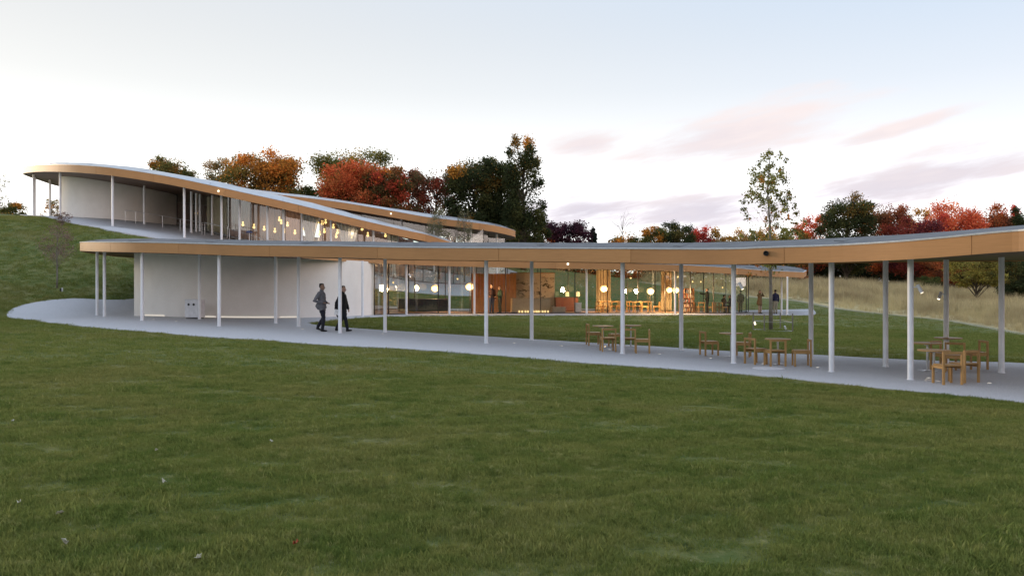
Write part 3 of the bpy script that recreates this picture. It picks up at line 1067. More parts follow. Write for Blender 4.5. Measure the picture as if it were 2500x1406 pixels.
def tree(name, label, px, d, top, w, pal, n=7000, leaf=0.24, cb=0.28, clumps=26, shape='round', seed=0, group=None, cat='tree', bark='bark',
         trunk_r=None, base=None, spread=0.30, depth=None, limb=1.0, flatc=0.8, dens=1.95, fill=0.46):
    leaf = leaf * 0.77
    rng = np.random.default_rng(seed + int(px * 7 + top))
    x, y = (px - HX) / F * d, d
    z0 = gz1(x, y) if base is None else base
    H = EYE + (HY - top) / F * d - z0
    rx = w / 2 / F * d * (1.16 if shape == 'round' else 1.05)
    ry = depth or rx
    root = tag(empty(name, (x, y, z0)), label, cat, group)
    zb, zt = H * cb, H
    zc, rz = (zb + zt) / 2, (zt - zb) / 2
    clumps, spread = int(clumps * (1.7 if n else 1)), spread * (0.86 if n else 1)
    C, R = [], []
    tries = 0
    while len(C) < clumps and tries < 4000:
        tries += 1
        v = rng.normal(size=3)
        v /= np.linalg.norm(v)
        q = np.sign(v) * np.abs(v) ** 0.72 * rng.uniform(0.25, 1.0) ** 0.6
        h = (q[2] + 1) / 2
        if shape == 'cone':
            k = 1.0 - h * 0.93
            q[:2] = v[:2] / max(np.linalg.norm(v[:2]), 1e-6) * rng.uniform(0.2, 0.9) * k
        elif shape == 'oval':
            k = 0.55 + 0.75 * math.sin(math.pi * min(h + 0.12, 1.0)) ** 0.8 * 0.6
            q[:2] *= k
        elif shape == 'spread':
            q[2] = abs(q[2]) * 1.6 - 0.6
        cr = spread * rng.uniform(0.7, 1.2) * (0.55 + 0.45 * (1 - h) if shape == 'cone' else 1.0)
        lim = 1 - cr * 0.6
        c = np.array((q[0] * rx * lim, q[1] * ry * lim, zc + q[2] * rz * (1 - cr * 0.35)))
        C.append(c)
        R.append(cr)
    C, R = np.array(C), np.array(R)
    # branches
    mb = MB()
    tr = trunk_r or max(0.05, H * 0.017)
    topf = 0.93 if shape in ('cone', 'oval') else 0.72
    bend = rng.normal(size=(6, 2)) * 0.012 * H
    tp = [Vector((bend[i, 0] * i / 5, bend[i, 1] * i / 5, -0.1 + (H * topf) * i / 5)) for i in range(6)]
    mb.tube(tp, [tr * (1.25, 1.0, .8, .6, .4, .15)[i] for i in range(6)], 8)
    if limb:
        for c, r in zip(C, R):
            h0 = max(0.12 * H, min(c[2] - np.linalg.norm(c[:2]) * 0.8 - 0.05 * H, H * topf * 0.92))
            k = h0 / (H * topf) * 5
            i = int(min(4, k))
            p0 = tp[i].lerp(tp[i + 1], min(1, k - i))
            p2 = Vector(c)
            p1 = p0.lerp(p2, 0.5) + Vector((0, 0, 0.04 * H))
            b = tr * 0.34 * limb
            mb.tube([p0, p1, p2], [b, b * 0.65, b * 0.25], 5, cap=False)
            for _ in range(3):
                e = Vector(c + rng.normal(size=3) * r * rx * 0.55)
                mb.tube([p1.lerp(p2, 0.6), e], [b * 0.35, b * 0.12], 4, cap=False)
    mb.build('trunk', M[bark], root, smooth=True)
    if n:
        wgt = R ** 2
        cnt = rng.multinomial(int(n * dens), wgt / wgt.sum())
        P, K = [], []
        pl = PAL[pal]
        pc = np.array([p_[0] for p_ in pl])
        for c, r, k in zip(C, R, cnt):
            v = rng.normal(size=(k, 3))
            v /= np.linalg.norm(v, axis=1, keepdims=True)
            v *= (rng.uniform(0, 1, k) ** 0.42)[:, None] * (1 + 0.25 * rng.normal(size=(k, 1)))
            P.append(c + v * np.array((rx, ry, max(min(rx, rz) * flatc, rz * 0.5))) * r)
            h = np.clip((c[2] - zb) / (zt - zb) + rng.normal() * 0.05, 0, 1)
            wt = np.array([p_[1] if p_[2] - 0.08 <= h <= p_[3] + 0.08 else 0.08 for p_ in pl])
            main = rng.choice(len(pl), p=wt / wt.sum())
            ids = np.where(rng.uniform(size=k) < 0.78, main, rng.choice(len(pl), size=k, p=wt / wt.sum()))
            K.append(pc[ids] * rng.uniform(0.72, 1.3, (k, 1)) * rng.uniform(0.9, 1.1, (k, 3)) * rng.uniform(0.85, 1.15))
        nf = int(n * fill)
        if nf:
            v = rng.normal(size=(nf, 3))
            v /= np.linalg.norm(v, axis=1, keepdims=True)
            v = np.sign(v) * np.abs(v) ** 0.8 * (rng.uniform(0, 1, nf) ** 0.45)[:, None] * 0.86
            hh = (v[:, 2] + 1) / 2
            if shape == 'cone':
                v[:, :2] *= (1 - 0.93 * hh)[:, None]
            elif shape == 'oval':
                v[:, :2] *= (0.55 + 0.45 * np.sin(np.pi * np.minimum(hh + 0.12, 1)) ** 0.8)[:, None]
            P.append(np.c_[v[:, 0] * rx, v[:, 1] * ry, zc + v[:, 2] * rz])
            near = ((P[-1][:, None, :] - C[None]) ** 2).sum(-1).argmin(1)
            cm = np.array([K[i_].mean(0) if len(K[i_]) else pc[0] for i_ in range(len(K))])
            K.append(cm[near] * rng.uniform(0.7, 1.25, (nf, 1)))
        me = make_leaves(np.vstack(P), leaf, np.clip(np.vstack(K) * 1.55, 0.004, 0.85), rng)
        link('crown', me, root)
    return root


T = tree
# wood behind the upper pavilion
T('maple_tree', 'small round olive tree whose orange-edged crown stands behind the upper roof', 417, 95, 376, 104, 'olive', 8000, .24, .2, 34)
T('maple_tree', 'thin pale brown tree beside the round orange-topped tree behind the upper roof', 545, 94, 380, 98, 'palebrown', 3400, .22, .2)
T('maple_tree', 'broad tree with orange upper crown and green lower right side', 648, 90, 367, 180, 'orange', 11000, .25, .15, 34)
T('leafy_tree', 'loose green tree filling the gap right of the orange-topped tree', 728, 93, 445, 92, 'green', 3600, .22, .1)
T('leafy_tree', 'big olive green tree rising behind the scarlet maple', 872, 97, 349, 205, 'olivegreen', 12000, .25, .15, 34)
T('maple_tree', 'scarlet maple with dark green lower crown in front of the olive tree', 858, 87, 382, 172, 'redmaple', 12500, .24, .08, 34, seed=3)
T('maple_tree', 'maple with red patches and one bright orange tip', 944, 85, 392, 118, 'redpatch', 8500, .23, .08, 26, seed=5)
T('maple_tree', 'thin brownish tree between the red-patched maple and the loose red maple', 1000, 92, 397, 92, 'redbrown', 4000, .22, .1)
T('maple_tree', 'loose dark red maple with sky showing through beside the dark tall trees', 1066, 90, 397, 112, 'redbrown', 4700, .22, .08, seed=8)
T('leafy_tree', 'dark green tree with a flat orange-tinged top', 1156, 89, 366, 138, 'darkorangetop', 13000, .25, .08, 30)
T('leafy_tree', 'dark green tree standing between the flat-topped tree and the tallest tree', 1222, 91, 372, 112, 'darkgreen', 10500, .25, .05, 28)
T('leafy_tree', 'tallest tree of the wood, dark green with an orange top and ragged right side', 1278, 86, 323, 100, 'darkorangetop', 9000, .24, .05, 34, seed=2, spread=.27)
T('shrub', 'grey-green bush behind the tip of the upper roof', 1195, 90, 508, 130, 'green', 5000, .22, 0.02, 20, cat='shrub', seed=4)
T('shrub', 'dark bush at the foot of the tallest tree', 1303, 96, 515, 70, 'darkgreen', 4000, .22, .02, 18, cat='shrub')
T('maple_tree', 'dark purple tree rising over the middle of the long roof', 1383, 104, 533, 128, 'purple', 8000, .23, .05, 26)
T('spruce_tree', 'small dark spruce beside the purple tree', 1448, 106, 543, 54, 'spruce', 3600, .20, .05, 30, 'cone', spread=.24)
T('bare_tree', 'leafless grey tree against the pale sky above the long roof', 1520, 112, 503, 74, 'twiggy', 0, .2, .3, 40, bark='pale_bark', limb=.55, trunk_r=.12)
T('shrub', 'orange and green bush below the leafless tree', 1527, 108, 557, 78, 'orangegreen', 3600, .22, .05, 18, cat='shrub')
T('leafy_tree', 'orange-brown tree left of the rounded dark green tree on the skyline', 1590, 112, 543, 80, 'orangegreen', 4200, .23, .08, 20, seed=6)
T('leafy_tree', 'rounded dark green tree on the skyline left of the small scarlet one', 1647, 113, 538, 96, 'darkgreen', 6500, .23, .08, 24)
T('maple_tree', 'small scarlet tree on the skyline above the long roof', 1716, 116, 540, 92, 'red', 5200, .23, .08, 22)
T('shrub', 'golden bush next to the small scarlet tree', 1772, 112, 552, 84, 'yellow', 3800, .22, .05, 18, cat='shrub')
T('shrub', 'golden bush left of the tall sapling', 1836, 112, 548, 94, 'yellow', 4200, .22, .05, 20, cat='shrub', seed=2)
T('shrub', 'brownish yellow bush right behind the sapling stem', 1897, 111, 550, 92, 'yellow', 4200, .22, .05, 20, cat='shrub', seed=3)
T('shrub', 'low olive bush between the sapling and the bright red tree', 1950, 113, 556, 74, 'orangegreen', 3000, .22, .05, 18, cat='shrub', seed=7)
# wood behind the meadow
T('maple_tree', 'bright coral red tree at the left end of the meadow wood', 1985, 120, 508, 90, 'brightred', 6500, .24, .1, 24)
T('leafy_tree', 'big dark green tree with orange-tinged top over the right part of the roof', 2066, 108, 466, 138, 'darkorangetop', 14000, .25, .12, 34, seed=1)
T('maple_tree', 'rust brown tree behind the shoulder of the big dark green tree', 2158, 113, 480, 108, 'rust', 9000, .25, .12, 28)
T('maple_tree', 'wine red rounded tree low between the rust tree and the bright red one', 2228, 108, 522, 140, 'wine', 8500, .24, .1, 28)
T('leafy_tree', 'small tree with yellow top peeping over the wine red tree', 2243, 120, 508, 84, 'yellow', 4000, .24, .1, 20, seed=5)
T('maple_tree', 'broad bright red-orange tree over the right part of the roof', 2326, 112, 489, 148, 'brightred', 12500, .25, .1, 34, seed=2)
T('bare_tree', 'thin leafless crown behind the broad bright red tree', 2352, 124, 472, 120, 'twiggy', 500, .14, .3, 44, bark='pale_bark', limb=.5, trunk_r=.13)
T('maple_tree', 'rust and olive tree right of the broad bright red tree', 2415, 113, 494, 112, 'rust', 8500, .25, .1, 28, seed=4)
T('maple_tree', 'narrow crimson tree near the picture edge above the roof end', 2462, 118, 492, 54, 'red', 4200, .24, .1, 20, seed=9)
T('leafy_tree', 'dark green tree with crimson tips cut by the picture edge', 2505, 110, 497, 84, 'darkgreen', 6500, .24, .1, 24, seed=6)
for i, (px, d, top, w) in enumerate(((1975, 124, 590, 90), (2030, 128, 585, 100), (2095, 126, 588, 100), (2160, 128, 590, 110), (2225, 125, 596, 100), (2290, 122, 600, 100), (2345, 124, 590, 100), (2420, 120, 600, 110), (2480, 118, 600, 110), (2550, 116, 600, 120))):
    T('understory_tree', 'dark tree in the shade at the back of the meadow wood', px, d, top, w, 'darkgreen', 4200, .30, .03, 22, seed=20 + i, group='dark trees at the back of the wood')
ug = np.random.default_rng(5)
n_ = 16000
ux = ug.uniform(36, 108, n_)
uy = 124 + ug.uniform(-2.5, 3.5, n_) + 3 * np.sin(ux * 0.3)
uz = gz(ux, uy) + (ug.uniform(0, 1, n_) ** 1.3) * (4.2 + 1.6 * np.sin(ux * 0.45) + 1.0 * np.sin(ux * 1.3))
uc = np.array([(.030, .038, .018), (.05, .052, .022), (.075, .05, .025)])[ug.choice(3, n_, p=(.6, .3, .1))] * ug.uniform(.6, 1.3, (n_, 1))
tag(link('undergrowth', make_leaves(np.c_[ux, uy, uz], 0.42, uc, ug)), 'dark undergrowth at the foot of the meadow wood', 'undergrowth', kind='stuff')
T('leafy_tree', 'yellow-green round tree alone in the dry meadow seen under the roof', 2383, 79, 618, 112, 'yellowgreen', 6500, .17, .36, 26, trunk_r=.10)
T('maple_tree', 'brownish pink small tree under the roof beside the yellow-green tree', 2292, 104, 618, 84, 'rust', 3800, .2, .15, 20, seed=3)
T('shrub', 'dark green bush at the right edge under the roof', 2487, 86, 612, 110, 'darkgreen', 6000, .2, .02, 24, cat='shrub', seed=3)
T('shrub', 'low dark bush at the meadow edge between the columns', 2265, 100, 672, 62, 'green', 2200, .18, .02, 14, cat='shrub', seed=13)
# hill on the left
hb = hit(139, 704)
T('young_tree', 'young brownish twiggy tree with pale stem on the grass slope', 139, hb.y, 538, 88, 'twiggy', 900, .07, .38, 30, 'oval', bark='pale_bark', trunk_r=.045, limb=.45)
hb = hit(150, 552)
T('shrub', 'small pinkish bush at the edge of the upper terrace', 152, hb.y, 514, 44, 'twiggy', 500, .07, .1, 16, cat='shrub', bark='pale_bark', trunk_r=.03, limb=.4)
T('shrub', 'golden brown bush behind the hill at the left edge', 32, 92, 489, 66, 'orangegreen', 2400, .2, .02, 16, cat='shrub', seed=15)
T('bare_tree', 'thin bare tree cut by the left picture edge', -4, 92, 412, 44, 'greygreen', 260, .16, .2, 26, bark='pale_bark', limb=.4, trunk_r=.07)
T('shrub', 'thin pale bush seen between the tip columns of the upper pavilion', 126, 94, 478, 48, 'palebrown', 700, .16, .05, 16, cat='shrub', seed=16)
# courtyard
T('young_tree', 'slender grey-green tree in front of the rear upper fascia', 1072, 70.2, 500, 74, 'greygreen', 2000, .10, .1, 30, 'oval', bark='pale_bark', trunk_r=.05, limb=.5)
T('young_tree', 'slender almost bare tree in front of the tip of the rear upper roof', 1134, 70.6, 503, 62, 'greygreen', 1100, .10, .1, 30, 'oval', bark='pale_bark', trunk_r=.05, limb=.5, seed=3)
# sapling on the inner lawn
sp = hit(1882, 807)
T('sapling_tree', 'tall slender sapling with sparse leaves on the inner lawn', 1882, sp.y, 341, 158, 'sapling', 2300, .13, .2, 60, 'oval', bark='pale_bark', trunk_r=.085, limb=.22, spread=.14, seed=1, fill=.25)
# trees at the photographer's back, seen mirrored in the glass
mt = [(62 * math.sin(math.radians(q)), 8 + 55 * math.cos(math.radians(q))) for q in range(62, 236, 11)]
mt += [(84, 78), (88, 64), (90, 50), (90, 36), (87, 22), (80, 8)]
for i, (x, y) in enumerate(mt):
    h, w = 8 + 3 * ((i * 37 % 10) / 10), 17
    pal = ('orange', 'brightred', 'darkgreen', 'rust', 'brightred', 'olivegreen')[i % 6]
    z = gz1(x, y)
    T('autumn_tree', 'autumn tree mirrored in the glass walls', HX + F * x / 90.0, 90.0, HY - (z + h - EYE) * F / 90.0, w * F / 90.0, pal, 3600, .62, .0, 18, dens=1.0, fill=.5, seed=40 + i, group='autumn trees mirrored in the glass', base=z).location = (x, y, z)


n_ = 12000
ux = ug.uniform(-8, 36, n_)
uy = 101 + ug.uniform(-2, 3, n_) + 2.5 * np.sin(ux * 0.35)
uz = gz(ux, uy) + (ug.uniform(0, 1, n_) ** 1.2) * (3.4 + 0.7 * np.sin(ux * 0.6) + 0.5 * np.sin(ux * 1.7))
kind_ = (np.sin(ux * 0.55) + 0.6 * np.sin(ux * 1.4 + 1) + ug.normal(size=n_) * 0.35)
uc = np.where(kind_[:, None] > 0.35, np.array((.30, .085, .03)), np.where(kind_[:, None] > -0.3, np.array((.22, .12, .035)), np.array((.06, .062, .024)))) * ug.uniform(.6, 1.3, (n_, 1))
tag(link('undergrowth', make_leaves(np.c_[ux, uy, uz], 0.32, uc, ug)), 'rust and green shrubbery on the rise behind the glass rooms', 'shrubbery', kind='stuff')
q_ = ug.uniform(58, 240, 14000)
rr_ = ug.uniform(0.98, 1.06, 14000)
ux, uy = 63 * rr_ * np.sin(np.radians(q_)), 8 + 56 * rr_ * np.cos(np.radians(q_))
ux[:3500], uy[:3500] = ug.uniform(88, 96, 3500), ug.uniform(0, 95, 3500)
uz = gz(ux, uy) + ug.uniform(0, 1, 14000) ** 1.3 * (4.5 + 1.5 * np.sin(q_ * 0.4) + np.sin(q_ * 1.7))
uc = np.array([(.035, .045, .02), (.06, .06, .024), (.16, .06, .03)])[ug.choice(3, 14000, p=(.5, .3, .2))] * ug.uniform(.6, 1.3, (14000, 1))
tag(link('undergrowth', make_leaves(np.c_[ux, uy, uz], 0.6, uc, ug)), 'dark undergrowth mirrored in the glass walls', 'undergrowth', kind='stuff')


# ------------------------------------------------------------------ scattered grass
def scatter(name, pts, rz, sc, sources, material):
    me = bpy.data.meshes.new(name)
    me.vertices.add(len(pts))
    me.vertices.foreach_set('co', np.asarray(pts, np.float32).ravel())
    for nm, v in (('rz', rz), ('sc', sc)):
        me.attributes.new(nm, 'FLOAT', 'POINT').data.foreach_set('value', np.asarray(v, np.float32))
    me.update()
    o = link(name, me)
    ng = bpy.data.node_groups.new(name, 'GeometryNodeTree')
    ng.interface.new_socket('Geometry', in_out='INPUT', socket_type='NodeSocketGeometry')
    ng.interface.new_socket('Geometry', in_out='OUTPUT', socket_type='NodeSocketGeometry')
    N, Lk = ng.nodes, ng.links
    gi, go = N.new('NodeGroupInput'), N.new('NodeGroupOutput')
    inst = N.new('GeometryNodeInstanceOnPoints')
    Lk.new(gi.outputs[0], inst.inputs['Points'])
    join = N.new('GeometryNodeJoinGeometry')
    for src in sources:
        oi = N.new('GeometryNodeObjectInfo')
        oi.inputs['Object'].default_value = src
        oi.inputs['As Instance'].default_value = True
        Lk.new(oi.outputs['Geometry'], join.inputs[0])
    Lk.new(join.outputs[0], inst.inputs['Instance'])
    inst.inputs['Pick Instance'].default_value = True
    for nm, tgt in (('rz', 'Rotation'), ('sc', 'Scale')):
        at = N.new('GeometryNodeInputNamedAttribute')
        at.data_type = 'FLOAT'
        at.inputs['Name'].default_value = nm
        cx = N.new('ShaderNodeCombineXYZ')
        if nm == 'rz':
            Lk.new(at.outputs['Attribute'], cx.inputs[2])
        else:
            for i in range(3):
                Lk.new(at.outputs['Attribute'], cx.inputs[i])
        Lk.new(cx.outputs[0], inst.inputs[tgt])
    Lk.new(inst.outputs[0], go.inputs[0])
    md = o.modifiers.new('scatter', 'NODES')
    md.node_group = ng
    return o


def tuft_source(name, blades, height, width, radius, lean, material, seed):
    rng = np.random.default_rng(seed)
    mb = MB()
    for _ in range(blades):
        a, r = rng.uniform(0, 2 * math.pi), radius * math.sqrt(rng.uniform())
        x, y = r * math.cos(a), r * math.sin(a)
        h, w = height * rng.uniform(0.55, 1.15), width * rng.uniform(0.7, 1.3)
        b = rng.uniform(0, 2 * math.pi)
        lx, ly = math.cos(b) * lean * h * rng.uniform(0.2, 1), math.sin(b) * lean * h * rng.uniform(0.2, 1)
        c = rng.uniform(0, 2 * math.pi)
        wx, wy = math.cos(c) * w / 2, math.sin(c) * w / 2
        mb.add([(x - wx, y - wy, -0.01), (x + wx, y + wy, -0.01), (x + lx * .35 + wx * .8, y + ly * .35 + wy * .8, h * .55), (x + lx * .35 - wx * .8, y + ly * .35 - wy * .8, h * .55), (x + lx, y + ly, h)],
               [(0, 1, 2, 3), (3, 2, 4)])
    o = bpy.data.objects.new(name, mb.mesh(name, material))
    return o


rng = np.random.default_rng(11)


def lawn_points(px0, px1, d0, d1, n, power=1.0):
    d = d0 + (d1 - d0) * rng.uniform(0, 1, n) ** power
    px = rng.uniform(px0, px1, n)
    x = (px - HX) / F * d
    return x, d


X, Y = [], []
for a in ((-60, 2560, 4.3, 10, 42000), (-60, 2560, 10, 18, 42000), (-60, 2560, 18, 45, 52000), (600, 2600, 30, 75, 26000), (-80, 420, 36, 62, 22000)):
    x, y = lawn_points(*a)
    X.append(x); Y.append(y)
X, Y = np.concatenate(X), np.concatenate(Y)
keep = ~inside(PATH, X, Y)
e = edge_dist(PATH, X, Y)
keep = ~inside(PATH, X, Y) | (e < 0.05 * rng.uniform(0, 1, len(X)) ** 2)
TERR = np.array(catmull(terr, 4, True))
keep &= ~inside(TERR, X, Y)
track_line = [((px - HX) / F * d, d) for px, d in ((1560, 92), (1700, 86), (1850, 80), (1930, 77.5), (1960, 76), (2030, 72), (2160, 66), (2300, 60), (2400, 53), (2500, 46), (2620, 40), (2800, 34))]
TRK = catmull(track_line, 5)
MEADOW = np.vstack([TRK, [(30, 34), (60, 40), (92, 118), (20, 122)]])
keep &= ~inside(MEADOW, X, Y)
X, Y = X[keep], Y[keep]
Z = gz(X, Y)
dist = np.hypot(X, Y)
S = (0.75 + 0.5 * rng.uniform(size=len(X))) * np.clip(0.85 + dist / 40, 0.9, 1.9)
tus = sum(np.sin(X * a_ + b_ + 1.7 * np.sin(Y * c_)) * np.sin(Y * a_ * 1.6 - b_ + 1.3 * np.sin(X * c_)) for a_, b_, c_ in ((1.9, .3, .8), (3.7, 1.9, 1.5), (6.1, 4.0, 2.3)))
S = S * np.clip(1 + 0.30 * tus, 0.4, 1.7) * np.where(rng.uniform(size=len(X)) < 0.05, 1.6, 1.0)
srcs = [tuft_source('grass_tuft', 16, 0.032, 0.0055, 0.07, 0.9, M['blade'], 50 + i) for i in range(4)]
go = scatter('lawn_grass', np.c_[X, Y, Z], rng.uniform(0, 6.28, len(X)), S, srcs, M['blade'])
tag(go, 'short mown green grass of the sloping lawns', 'grass', kind='stuff')

n = 30000
x, y = rng.uniform(5, 90, n), rng.uniform(34, 118, n)
k = inside(MEADOW, x, y) & (x < 0.70 * y + 3) & (edge_dist(TRK, x, y, False) > 0.7)
x, y = x[k], y[k]
msrc = [tuft_source('meadow_tuft', 26, 0.95, 0.022, 0.36, 0.55, M['meadow'], 70 + i) for i in range(3)]
mo = scatter('meadow_grass', np.c_[x, y, gz(x, y)], rng.uniform(0, 6.28, len(x)), rng.uniform(0.6, 1.4, len(x)) * (1 + 0.25 * np.sin(x * 0.8 + 2 * np.sin(y * 0.5)) * np.sin(y * 0.9)) * np.clip(edge_dist(TRK, x, y, False) / 6, 0.45, 1), msrc, M['meadow'])
tag(mo, 'tall dry tawny grass of the meadow', 'grass', kind='stuff')
draped('meadow_ground', np.vstack([TRK, [(30, 34), (60, 40), (92, 118), (20, 122)]]) + np.array((0, 0.0)), M['meadow'], 0.012, 3.0)
# mown dirt track between lawn and meadow
tp = TRK
tn = np.gradient(tp, axis=0)
tn = np.c_[-tn[:, 1], tn[:, 0]] / np.linalg.norm(tn, axis=1, keepdims=True)
draped('track', np.vstack([tp + tn * 0.42, (tp - tn * 0.30)[::-1]]), M['track'], 0.025, 1.2)

# ------------------------------------------------------------------ furniture on the path
def on(px, py):
    """point on the path / terrace surface seen at a photo pixel"""
    p = hit(px, py)
    return Vector((p.x, p.y, p.z + 0.03))


def make_chair():
    r = empty('chair')
    w, dp, hs, hb, t = 0.47, 0.46, 0.43, 0.745, 0.046
    for sx in (-1, 1):
        MB().box(sx * (w - t) / 2, (dp - t) / 2, hs / 2 - 0.01, t, t, hs - 0.02).build('leg', M['oak'], r, bevel=.004)
        MB().box(sx * (w - t) / 2, -(dp - t) / 2, hb / 2, t, t, hb).build('leg', M['oak'], r, bevel=.004)
    MB().box(0, 0.004, hs + 0.004, w - 2 * t + 0.05, dp - 0.03, 0.028).build('seat', M['oak'], r, bevel=.004)
    MB().box(0, -(dp - t) / 2, hb - 0.03, w - 2 * t - 0.002, t * 0.8, 0.06).build('top_rail', M['oak'], r, bevel=.004)
    for sx in (-1, 1):
        MB().box(sx * (w - t) / 2, 0, hs - 0.045, t * 0.6, dp - 2 * t - 0.002, 0.06).build('side_rail', M['oak'], r)
    MB().box(0, (dp - t) / 2, hs - 0.045, w - 2 * t - 0.002, t * 0.6, 0.06).build('front_rail', M['oak'], r)
    return r


def make_table(rad=0.36, h=0.725):
    r = empty('table')
    MB().lathe((0, 0, h - 0.03), [(rad - 0.012, 0), (rad, 0.008), (rad, 0.024), (rad - 0.006, 0.03)], 32).build('table_top', M['oak'], r)
    o = MB().tube([(0, 0, 0.012), (0, 0, h - 0.031)], 0.028, 14).build('post', M['steel'], r)
    smooth_auto(o)
    b = MB().box(0, 0, 0.007, 0.48, 0.07, 0.014).box(0, 0.138, 0.0065, 0.07, 0.205, 0.0125).box(0, -0.138, 0.0065, 0.07, 0.205, 0.0125)
    b.build('foot_plate', M['steel'], r)
    MB().box(0, 0, h - 0.045, 0.30, 0.05, 0.026).build('bracket', M['steel'], r)
    return r


chair0, table0 = make_chair(), make_table()
used = {'c': False, 't': False}


def place(kind, p, rz, label, cat, group):
    src = chair0 if kind == 'c' else table0
    o = copy_tree(src) if used[kind] else src
    used[kind] = True
    o.location, o.rotation_euler = p, (0, 0, math.radians(rz))
    return tag(o, label, cat, group)


# rz: 0 faces away from the viewer (back rail towards us), -90 faces right, 90 faces left
CG = 'wooden chairs on the path'
for px, py, rz, lb in (
        (1449, 845, -84, 'oak chair facing right, at the far left of the tables beside the lawn'),
        (1484, 860, 4, 'oak chair with its back to us in front of the leftmost round table'),
        (1505, 849, 100, 'oak chair half hidden behind the column near the leftmost table'),
        (1535, 861, -10, 'oak chair just right of the column of the leftmost furniture group'),
        (1569, 864, 82, 'oak chair facing left at the right end of the leftmost furniture group'),
        (1731, 870, -80, 'single oak chair standing left of the column in the middle group'),
        (1814, 873, 68, 'oak chair right behind the column of the middle group'),
        (1845, 891, -66, 'oak chair facing right, nearest the round cover in the path'),
        (1892, 896, 6, 'oak chair with its open back to us, right behind the round cover'),
        (1957, 896, 80, 'oak chair facing left beside the dark column of the middle group'),
        (2313, 941, 3, 'oak chair nearest to us in the rightmost group, its back towards us'),
        (2353, 935, 20, 'oak chair just right of the nearest chair in the rightmost group'),
        (2381, 903, 86, 'oak chair at the outer right of the rightmost group'),
        (2303, 906, -150, 'oak chair behind the nearest chair in the rightmost group'),
        (2331, 912, 150, 'oak chair facing us behind the rightmost tables')):
    place('c', on(px, py), rz, lb, 'chair', CG)
for px, py, rz, lb in (
        (1472, 850, 10, 'round oak table at the far left of the outdoor furniture'),
        (1540, 848, 30, 'round table mostly hidden by the column of the leftmost group'),
        (1785, 873, 0, 'round oak table behind the column of the middle group'),
        (1899, 892, 45, 'round table behind the chair at the round cover'),
        (2280, 932, 15, 'nearest round table of the rightmost group, on a steel foot'),
        (2264, 908, 40, 'round table at the left rear of the rightmost group'),
        (2315, 890, 0, 'round table at the back of the rightmost group beside the column')):
    place('t', on(px, py), rz, lb, 'table', 'round tables on the path')

# round cover and recessed lights in the path
p = on(1876, 903)
o = MB().lathe((0, 0, 0), [(0.42, 0), (0.42, 0.012), (0.40, 0.016)], 40).build('ground_cover', M['white_box'])
o.location = p
tag(o, 'round pale cover set into the path by the middle tables', 'cover')
LIGHTS = [(375, 782, 'third column'), (430, 787, 'box with two holes'), (739, 806, 'grey-jacketed walker'), (934, 818, 'black-coated walker'), (1145, 833, ''), (1255, 841, ''), (1371, 848, ''), (1488, 857, 'leftmost chairs'),
          (1610, 868, 'leftmost furniture group'), (1735, 878, 'single chair of the middle group'), (1863, 892, 'round cover'), (1996, 901, 'dark column'), (2267, 927, 'rightmost tables'), (2416, 940, 'rightmost column')]
first = None
for px, py, nb in LIGHTS:
    if first is None:
        g = empty('recessed_light')
        MB().lathe((0, 0, 0), [(0.055, 0), (0.055, 0.012), (0.045, 0.014)], 16).build('rim', M['steel'], g)
        MB().lathe((0, 0, 0.0145), [(0.04, 0), (0.038, 0.006), (0.02, 0.01)], 16).build('lens', M['dim_glow'], g)
        first = g
    else:
        g = copy_tree(first)
    g.location = on(px, py)
    tag(g, ('small recessed path light by the ' + nb) if nb else 'small recessed path light on the open middle stretch', 'path light', 'recessed lights along the path')

# box with two openings by the round wall
p = Vector((W(476, 0, 37.0).x, 37.0, 0)); p.z = gz1(p.x, p.y) + 0.03
g = tag(empty('recycling_box', p, math.radians(-14)), 'waist-high white box with two round holes by the round wall', 'bin')
wb, db, hb_ = 0.66, 0.55, 0.84
MB().box(0, 0, hb_ / 2 + 0.03, wb, db, hb_ - 0.06).build('body', M['white_box'], g, bevel=.01)
MB().box(0, 0, 0.015, wb - 0.08, db - 0.08, 0.03).build('plinth', M['black'], g)
MB().box(0, 0, hb_ + 0.015, wb + 0.02, db + 0.02, 0.028).build('lid', M['white_box'], g, bevel=.005)
for sx in (-1, 1):
    o = MB().lathe((0, 0, 0), [(0.055, 0), (0.055, 0.012), (0.04, 0.013)], 20).build('opening', M['black'], g)
    o.location, o.rotation_euler = (sx * 0.13, -db / 2 - 0.001, hb_ * 0.76), (math.radians(90), 0, 0)


# ------------------------------------------------------------------ lamps on columns and eaves
def spotlight(px, d, py, side, label):
    x, y = (px - HX) / F * d, d
    z = EYE + (HY - py) / F * d
    g = tag(empty('spotlight', (x, y, z)), label, 'spotlight', 'spotlights on the columns')
    MB().tube([(side * 0.069, 0, 0.03), (side * 0.15, -0.02, 0.03)], 0.014, 8).build('bracket', M['column'], g)
    a, b = Vector((side * 0.15, -0.02, 0.09)), Vector((side * 0.24, -0.06, -0.10))
    lb_ = smooth_auto(MB().tube([a, b], 0.042, 14).build('lamp_body', M['column'], g))
    n = (b - a).normalized()
    MB().tube([b + n * 0.001, b + n * 0.012], 0.034, 14).build('lens', M['white_glow'], lb_)
    return g


spotlight(2223, 19.5, 704, 1, 'white spotlight on the column left of the rightmost tables')
spotlight(2310, 22.9, 721, -1, 'small lit spotlight on the column behind the rightmost tables')
spotlight(1791, 23.4, 697, 1, 'white spotlight on the column of the middle furniture group')
spotlight(992, 46.9, 672, 1, 'small spotlight on the column in front of the dark glass room')

